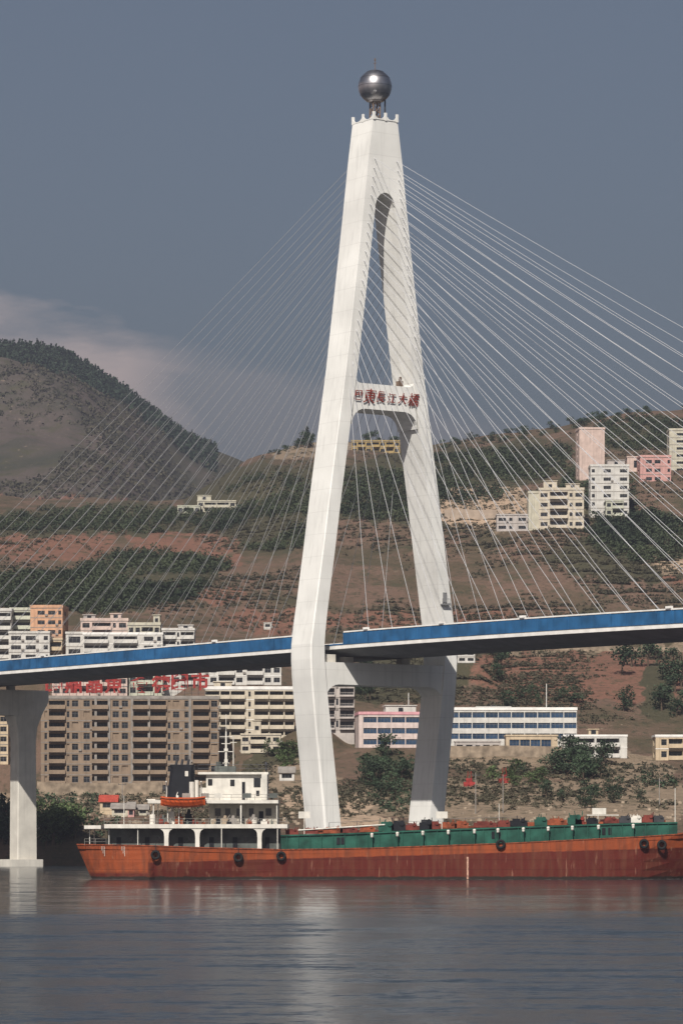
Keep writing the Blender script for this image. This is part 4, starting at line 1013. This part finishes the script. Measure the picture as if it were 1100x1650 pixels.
def gear(px, w, h, m, y=-5.6):
    h *= .8
    x = sx(px); z = ct(x) + .5; b = MB(); rr = random.Random(px)
    b.box(x - w/2, x + w/2, y - .7, y + .7, z - .45, z + h * .5)
    b.box(x - w*.35, x + w*.1, y - .6, y + .6, z + h*.5, z + h * .8)
    b.tube((x + w*.25, y - .9, z + h*.55), (x + w*.25, y + .9, z + h*.55), h * .3, n=12)
    for k in range(3):
        q = x - w/2 + w * rr.random(); b.tube((q, y, z), (q + rr.uniform(-.5, .5), y, z + h * rr.uniform(.9, 1.3)), .07, n=5)
    return b.build('deck_gear', M[m], ship)
for px, w, h, m in ((470,2.2,.8,'deckred'),(500,2.6,.9,'deckred'),(536,3.4,1.0,'rust'),(562,3,.9,'deckred'),(592,2.6,1.,'rust'),(622,2.6,1.9,'green'),(642,2.4,2.0,'black'),(663,2,1.2,'deckred'),(686,2.2,2.0,'black'),(700,1.8,1.4,'deckred'),(722,3.,1.1,'rust'),(744,2.4,1.3,'rust'),(782,4,1.,'deckred'),(812,2.2,1.1,'deckred'),(836,3,1.4,'black'),(872,2.2,1.6,'green'),(898,3.4,1.1,'rust'),(927,2.4,1.9,'green'),(935,1.6,1.3,'redpaint'),(955,2.,1.,'black'),(985,2.2,1.0,'deckred'),(1008,2,1.2,'darksteel'),(1026,1.8,1.2,'shipwhite'),(1045,2,1.3,'deckred'),(1062,2,1.1,'darksteel')):
    gear(px, w, h, m)
b = MB(); x = sx(955); z = ct(x) + 1.7; b.box(x, x + 2.4, -6.2, -6.05, z, z + 1.1); b.tube((x-.9, -6.1, z-.15), (x + 4.6, -6.1, z-.15), .09); b.tube((x+1, -6.1, z-1.5), (x+1, -6.1, z), .07); b.build('name_board', M['shipwhite'], ship)
for px in (490, 712):
    x = sx(px); b = MB(); b.box(x - 1.0, x + 1.0, -6.4, -6.3, szz(1319) , szz(1308)); b.tube((x, -6.35, ct(x)), (x, -6.35, szz(1319)), .08); b.build('notice_board', M['shipwhite'], ship)
for px, y0 in ((1090, 1270), (805, 1295), (446, 1300)):
    x = sx(px); b = MB(); b.tube((x, -5, ztop(x)), (x, -5, szz(y0)), .09, .06); b.build('signal_mast', M['shipwhite'], ship)
# draught marks / white boot line on the hull
x = sx(753); b = MB(); b.box(x-.16, x+.16, -8.44, -8.36, .1, 3.9); b.build('draught_mark', mat('faded_mark', (.5,.3,.22), .7, var=.3, scale=2), ship)
for px in (163, 196): 
    x = sx(px); b = MB(); 
    for k in range(3): b.tube((x + k*.25, -hbt(x)-.08, 5.7), (x + k*.25, -hbt(x)+.1, 5.0 - .5*k), .05, n=5)
    b.build('mooring_line', M['shipwhite'], ship)
# stern awning deck
A0, A1 = sx(135), sx(463)
def zA(x): return float(np.interp(x, [A0, A1], [szz(1335), szz(1335.5)]))
b = MB(); b.box(sx(168), A1, -8.3, 8.3, 8.85, 9.55); b.box(A0, sx(162), -7.2, 7.2, 8.75, 9.35); aw = b.build('awning_deck', M['shipwhite'], ship)
for px, r in ((143,.09),(175,.08),(222,.08),(357,.09),(447,.08)):
    x = sx(px); y = -(hbt(x) - .25); b = MB(); b.tube((x, y, ztop(x)), (x, y, 8.8), r, n=8); b.tube((x, -y, ztop(x)), (x, -y, 8.8), r, n=8); b.build('awning_post', M['shipwhite'], ship)
for px in (268, 318, 418):
  for y in (-8.15, 7.9):
    x = sx(px); b = MB()
    if 1:
        ring = []
        for k, (wd, z) in enumerate(((.38, 5.2), (.36, 7.2), (.42, 8.0), (.62, 8.45), (1.05, 8.72), (1.3, 8.85))):
            ring.append([(x - wd, y, z), (x + wd, y, z), (x + wd, y + .25, z), (x - wd, y + .25, z)])
        b.loft(ring)
    b.build('awning_column', M['shipwhite'], ship)
# recessed lower house with doors
b = MB(); b.box(sx(172), sx(450), -5.6, 5.6, 4.9, 8.84); lh = b.build('lower_deckhouse', M['shipgrey'], ship)
for px in (190, 236, 290, 340, 378, 430): b = MB(); x = sx(px); b.box(x-.4, x+.4, -5.68, -5.605, 5.1, 7.3); b.build('door', M['black'], lh)
for px in (210, 255, 305, 352, 395, 410): b = MB(); x = sx(px); b.box(x-.35, x+.35, -5.66, -5.605, 6.6, 7.3); b.build('window', M['glass'], lh)
# middle tier
b = MB(); b.box(sx(336), sx(446), -5.2, 5.2, 9.56, 13.15); mt_ = b.build('middle_deckhouse', wall('ship_beige', (.40, .37, .31)), ship)
for px, w in ((350,.5),(366,.45),(385,.5),(404,.4),(432,.5)):
    b = MB(); x = sx(px); b.box(x-w, x+w, -5.27, -5.205, 11.0, 12.3); b.build('window', M['glass'], mt_)
for px in (388, 420): b = MB(); x = sx(px); b.box(x-.4, x+.4, -5.27, -5.205, 9.7, 11.8 if px > 400 else 10.9); b.build('door', M['black'], mt_)
b = MB(); b.box(sx(238), sx(448), -7.9, 7.9, 13.16, 13.72); b.box(sx(236), sx(250), -7.5, 7.5, 13.721, 13.9); b.build('bridge_deck', M['shipwhite'], ship)
for px in (247, 270, 288, 388, 446):
    x = sx(px); b = MB(); b.tube((x, -7.4, 9.55), (x, -7.4, 13.15), .11 if px != 388 else .15); b.tube((x, 7.4, 9.55), (x, 7.4, 13.15), .1); b.build('stanchion', M['shipwhite'], ship)
for px, w, h, m, y in ((345,1.,1.0,'tanwall',-6.4),(362,1.2,1.5,'tanwall',-6.6),(375,1.3,1.5,'slab',-6.2),(408,1.3,1.7,'slab',-6.5),(425,1.2,.8,'shipwhite',-6.6),(288,1.4,1.9,'rust',-6.4),(303,1.2,2.6,'black',-6.2),(262,1.2,1.6,'shipgrey',-6.2),(245,1.,2.4,'shipwhite',-5.8),(276,.9,3.2,'shipwhite',-5.9)):
    x = sx(px); b = MB(); b.box(x-w/2, x+w/2, y-.5, y+.5, 9.56, 9.56 + h*.7); b.tube((x, y, 9.56+h*.7), (x+.1, y, 9.56+h), w*.28, w*.2, n=10); b.build('deck_locker', M[m], ship)
railing(168, 462, 9.5, -8.15, 'greyrail', 'railing', 1.0, 1, 2.2)
railing(335, 448, 13.7, -7.8, 'greyrail', 'railing', 1.0, 1, 2.0)
railing(135, 170, ztop(-45), -6.2, 'greyrail', 'railing', 1.0, 1, 1.6)
rc = random.Random(5)
for k in range(26):
    px = rc.uniform(240, 446); up = rc.random() < .35; x = sx(px); z0_ = 13.73 if up and (px < 325) else 9.56; y = rc.uniform(-7.6, -5.6); hh = rc.uniform(.5, 1.7); w_ = rc.uniform(.3, .9)
    b = MB(); b.box(x - w_/2, x + w_/2, y - .3, y + .3, z0_, z0_ + hh * .6); b.tube((x - w_*.3, y, z0_ + hh*.6), (x + w_*.2, y, z0_ + hh), .09, .07, n=6); b.box(x - w_*.2, x + w_*.6, y - .36, y - .3, z0_ + .1, z0_ + hh*.5)
    b.build('deck_fitting', M[rc.choice(['shipwhite', 'rust', 'shipgrey', 'black', 'slab', 'deckred'])], ship)
for px in (300, 330, 352, 398, 440): 
    b = MB(); x = sx(px); b.tube((x, -7.9, 13.74), (x, -7.9, 15.0), .05, n=5); b.box(x-.7, x+.7, -7.95, -7.9, 14.1, 14.9); b.build('rail_canvas', M[('slab', 'shipwhite', 'shipgrey')[px % 3]], ship)
# wheelhouse
b = MB(); b.box(sx(331), sx(428), -5.0, 5.0, 13.73, 18.2); wh = b.build('wheelhouse', M['shipwhite'], ship)
for x0, x1, z0, z1, nme, m in ((389,394,13.8,16.9,'door','black'),(408,419,16.0,17.6,'window','glass'),(334,341,16.3,17.4,'window','glass'),(370,377,16.2,17.3,'window','glass'),(412,417,14.5,15.4,'window','glass')):
    b = MB(); b.box(sx(x0), sx(x1), -5.08, -5.005, z0, z1); b.build(nme, M[m], wh)
b = MB(); b.box(sx(318), sx(432), -5.7, 5.7, 18.21, 18.6); b.build('wheelhouse_roof', M['shipwhite'], wh)
b = MB(); b.box(sx(421), sx(430), -6.8, 6.8, 13.74, 18.2); b.build('bridge_wing', M['shipwhite'], wh)
railing(318, 432, 18.6, -5.5, 'darksteel', 'roof_railing', 1.3, 1, 1.6)
b = MB(); b.box(sx(344), sx(378), -2, 2, 18.61, 19.7); b.tube((sx(350), 0, 19.7), (sx(350), 0, 20.5), .5); b.build('roof_locker', M['shipgrey'], wh)
b = MB(); b.box(sx(318), sx(331), -4.6, 2, 13.73, 15.9); b.tube((sx(308), -5.6, 13.7), (sx(308), -5.6, 16.9), .45, n=12); b.tube((sx(316), -5.4, 13.7), (sx(316), -5.4, 17.2), .35, n=12); b.build('ventilator', M['shipwhite'], ship)
# masts
b = MB(); x = sx(362); b.tube((x, -1, 18.6), (x, -1, 25.8), .3, .12); b.tube((x, -1, 25.8), (x, -1, 28.8), .05)
for z, w in ((20.2, .6), (22.2, 1.4), (23.6, .8), (24.8, 1.1)): b.box(x-w, x+w, -1.1, -.9, z, z+.12)
b.box(x-.35, x+.35, -1.3, -.7, 22.3, 22.8); b.box(x-.3, x+.3, -1.3, -.7, 20.3, 20.9); b.build('radar_mast', M['shipwhite'], ship)
b = MB(); x = sx(374); b.tube((x, -1.5, 18.6), (x, -1.5, 25.0), .1, .07); b.box(x-.6, x+.6, -1.6, -1.4, 23.8, 23.9); b.build('aerial', M['shipwhite'], ship)
b = MB(); x = sx(428); b.tube((x, -5, 18.6), (x, -5, 20.0), .12); b.sphere((x, -5, 20.1), .3, 10, 6); b.build('searchlight', M['darksteel'], ship)
b = MB(); x = sx(198); b.tube((x, -5, 9.5), (x, -5, szz(1282)), .08, .05); b.build('stern_mast', M['shipwhite'], ship)
# funnel
x0, x1 = sx(270), sx(311); b = MB()
def fr(z, t): return [(x0 + .5 + t, -4.3, z), (x0 + t, -3.8, z), (x0 + t, -.5, z), (x0 + .5 + t, 0, z), (x1 - .5, 0, z), (x1, -.5, z), (x1, -3.8, z), (x1 - .5, -4.3, z)]
b.loft([fr(13.73, -.4), fr(16.0, -.1), fr(19.4, .3)]); b.loft([[(p[0], p[1], p[2]) for p in fr(19.403, .15)], [(p[0], p[1], p[2]) for p in fr(19.9, .15)]]); fu = b.build('funnel', M['black'], ship)
b = MB(); x = sx(299); b.box(x-.28, x+.28, -4.36, -4.305, 17.9, 18.8); b.build('emblem', M['shipwhite'], fu)
b = MB()
for px in (281, 290, 300): b.tube((sx(px), -2, 19.9), (sx(px)+.2, -2, 20.9), .22, n=10)
b.build('exhaust_pipe', M['darksteel'], fu)
# davits
for px in (268, 324):
    x = sx(px); b = MB(); pts = [(x, -7.2, 13.7), (x, -7.3, 16.0), (x, -7.7, 16.8), (x, -8.6, 16.9)]
    for p, q in zip(pts, pts[1:]): b.tube(p, q, .12)
    b.build('davit', M['shipwhite'], ship)
    b = MB(); b.tube((x, -8.6, 16.9), (x, -8.6, 14.5), .03, n=5); b.build('davit_fall', M['darksteel'], ship)
# lifeboat, hung outboard
lb = empty('lifeboat', (sx(295), SY - 8.7, 12.4), 0, 'orange lifeboat hanging from davits in front of the black funnel', 'lifeboat')
b = MB(); rs = []
for k in range(15):
    t = -1 + 2 * k / 14; hw = 1.15 * (1 - abs(t) ** 3) + .06; x = t * 3.85; lift = .45 * abs(t) ** 2.5
    rs.append([(x, -hw, 1.55 + lift*.6), (x, -hw*.95, .9 + lift), (x, -hw*.6, .3 + lift), (x, 0, .0 + lift), (x, hw*.6, .3 + lift), (x, hw*.95, .9 + lift), (x, hw, 1.55 + lift*.6), (x, hw*.4, 1.75 + lift*.5), (x, -hw*.4, 1.75 + lift*.5)])
b.loft(rs); b.build('hull', M['orange'], lb, smooth=False)
b = MB()
for k in range(14):
    t0, t1 = -1 + 2*k/14, -1 + 2*(k+1)/14; f_ = lambda t: (t*3.85, -(1.15*(1-abs(t)**3)+.12), 1.45 + .45*abs(t)**2.5*.6)
    b.tube(f_(t0), f_(t1), .09, n=6)
for k in range(9): 
    t = -.8 + k*.2; p = (t*3.85, -(1.15*(1-abs(t)**3)+.16), 1.4); b.tube(p, (p[0]+.38, p[1], .95), .03, n=4)
b.build('fender_rope', M['rust'], lb)
# tyre fenders, hanging on the hull
def tyre_mesh():
    b = MB(); R0, r0 = .62, .24; rs = []
    for i in range(20):
        a = 2*math.pi*i/20; rs.append([((R0 + r0*math.cos(t))*math.cos(a), r0*1.1*math.sin(t), (R0 + r0*math.cos(t))*math.sin(a)) for t in [2*math.pi*j/8 for j in range(8)]])
    rs.append(rs[0]); b.loft(rs, cap=False); return b.mesh('tyre_fender', (M['rubber'],), True)
tm = tyre_mesh()
for px, py, l in ((251,1378,'black tyre fender on the stern quarter, leftmost on the hull'), (384,1382,'black tyre fender under the middle of the white awning'), (453,1380,'black tyre fender where the green coaming begins'), (806,1361,'black tyre fender alone on the middle of the orange hull'), (1037,1360,'black tyre fender near the bow, the left of the pair'), (1066,1362,'black tyre fender near the bow, the right of the pair')):
    x = sx(px); o = link('tyre_fender', tm, None, (x, SY - hbt(x) - .32, szz(py))); tag(o, l, 'tyre', 'tyre fenders hung along the hull')
    b = MB(); b.tube((0, 0, .8), (0, .25, 2.2), .04, n=5); b.build('rope', M['darksteel'], o)

# foam specks where the hull meets the water
b = MB(); rf = random.Random(9)
for _ in range(330):
    x = rf.choice([rf.uniform(-46, 66), rf.uniform(-46, -36), rf.uniform(52, 70), rf.uniform(-16, -12)]); hb_ = float(np.interp(x, [q[1] for q in SH], [q[3] for q in SH]))
    y = SY - hb_ - .15 - abs(rf.gauss(0, .7)); L0 = rf.uniform(.15, .9); w0 = rf.uniform(.08, .3); n0 = 7
    b.face([(x + L0 * math.cos(6.283*k/n0) * rf.uniform(.6, 1.1), y + w0 * math.sin(6.283*k/n0) * rf.uniform(.6, 1.1), .03 + .0004 * (_ % 40)) for k in range(n0)])
tag(b.build('foam', mat('foam_white', (.5, .5, .48), .9)), 'flecks of pale foam along the ship waterline', kind='stuff')
# ------------------------------------------------------------------ haze
b = MB(); b.box(-2500, 2500, -200, 6300, -4, 700); hz = b.build('haze', ())if False else None
me = b.mesh('haze', ()); hz = link('haze', me); tag(hz, 'thin grey haze filling the valley', kind='stuff')
m = bpy.data.materials.new('haze_volume'); m.use_nodes = True; N = m.node_tree.nodes; N.clear(); o_ = N.new('ShaderNodeOutputMaterial'); pv = N.new('ShaderNodeVolumePrincipled')
pv.inputs['Color'].default_value = (.41, .425, .52, 1); pv.inputs['Density'].default_value = .00020; pv.inputs['Anisotropy'].default_value = .45
m.node_tree.links.new(pv.outputs[0], o_.inputs['Volume']); me.materials.append(m)
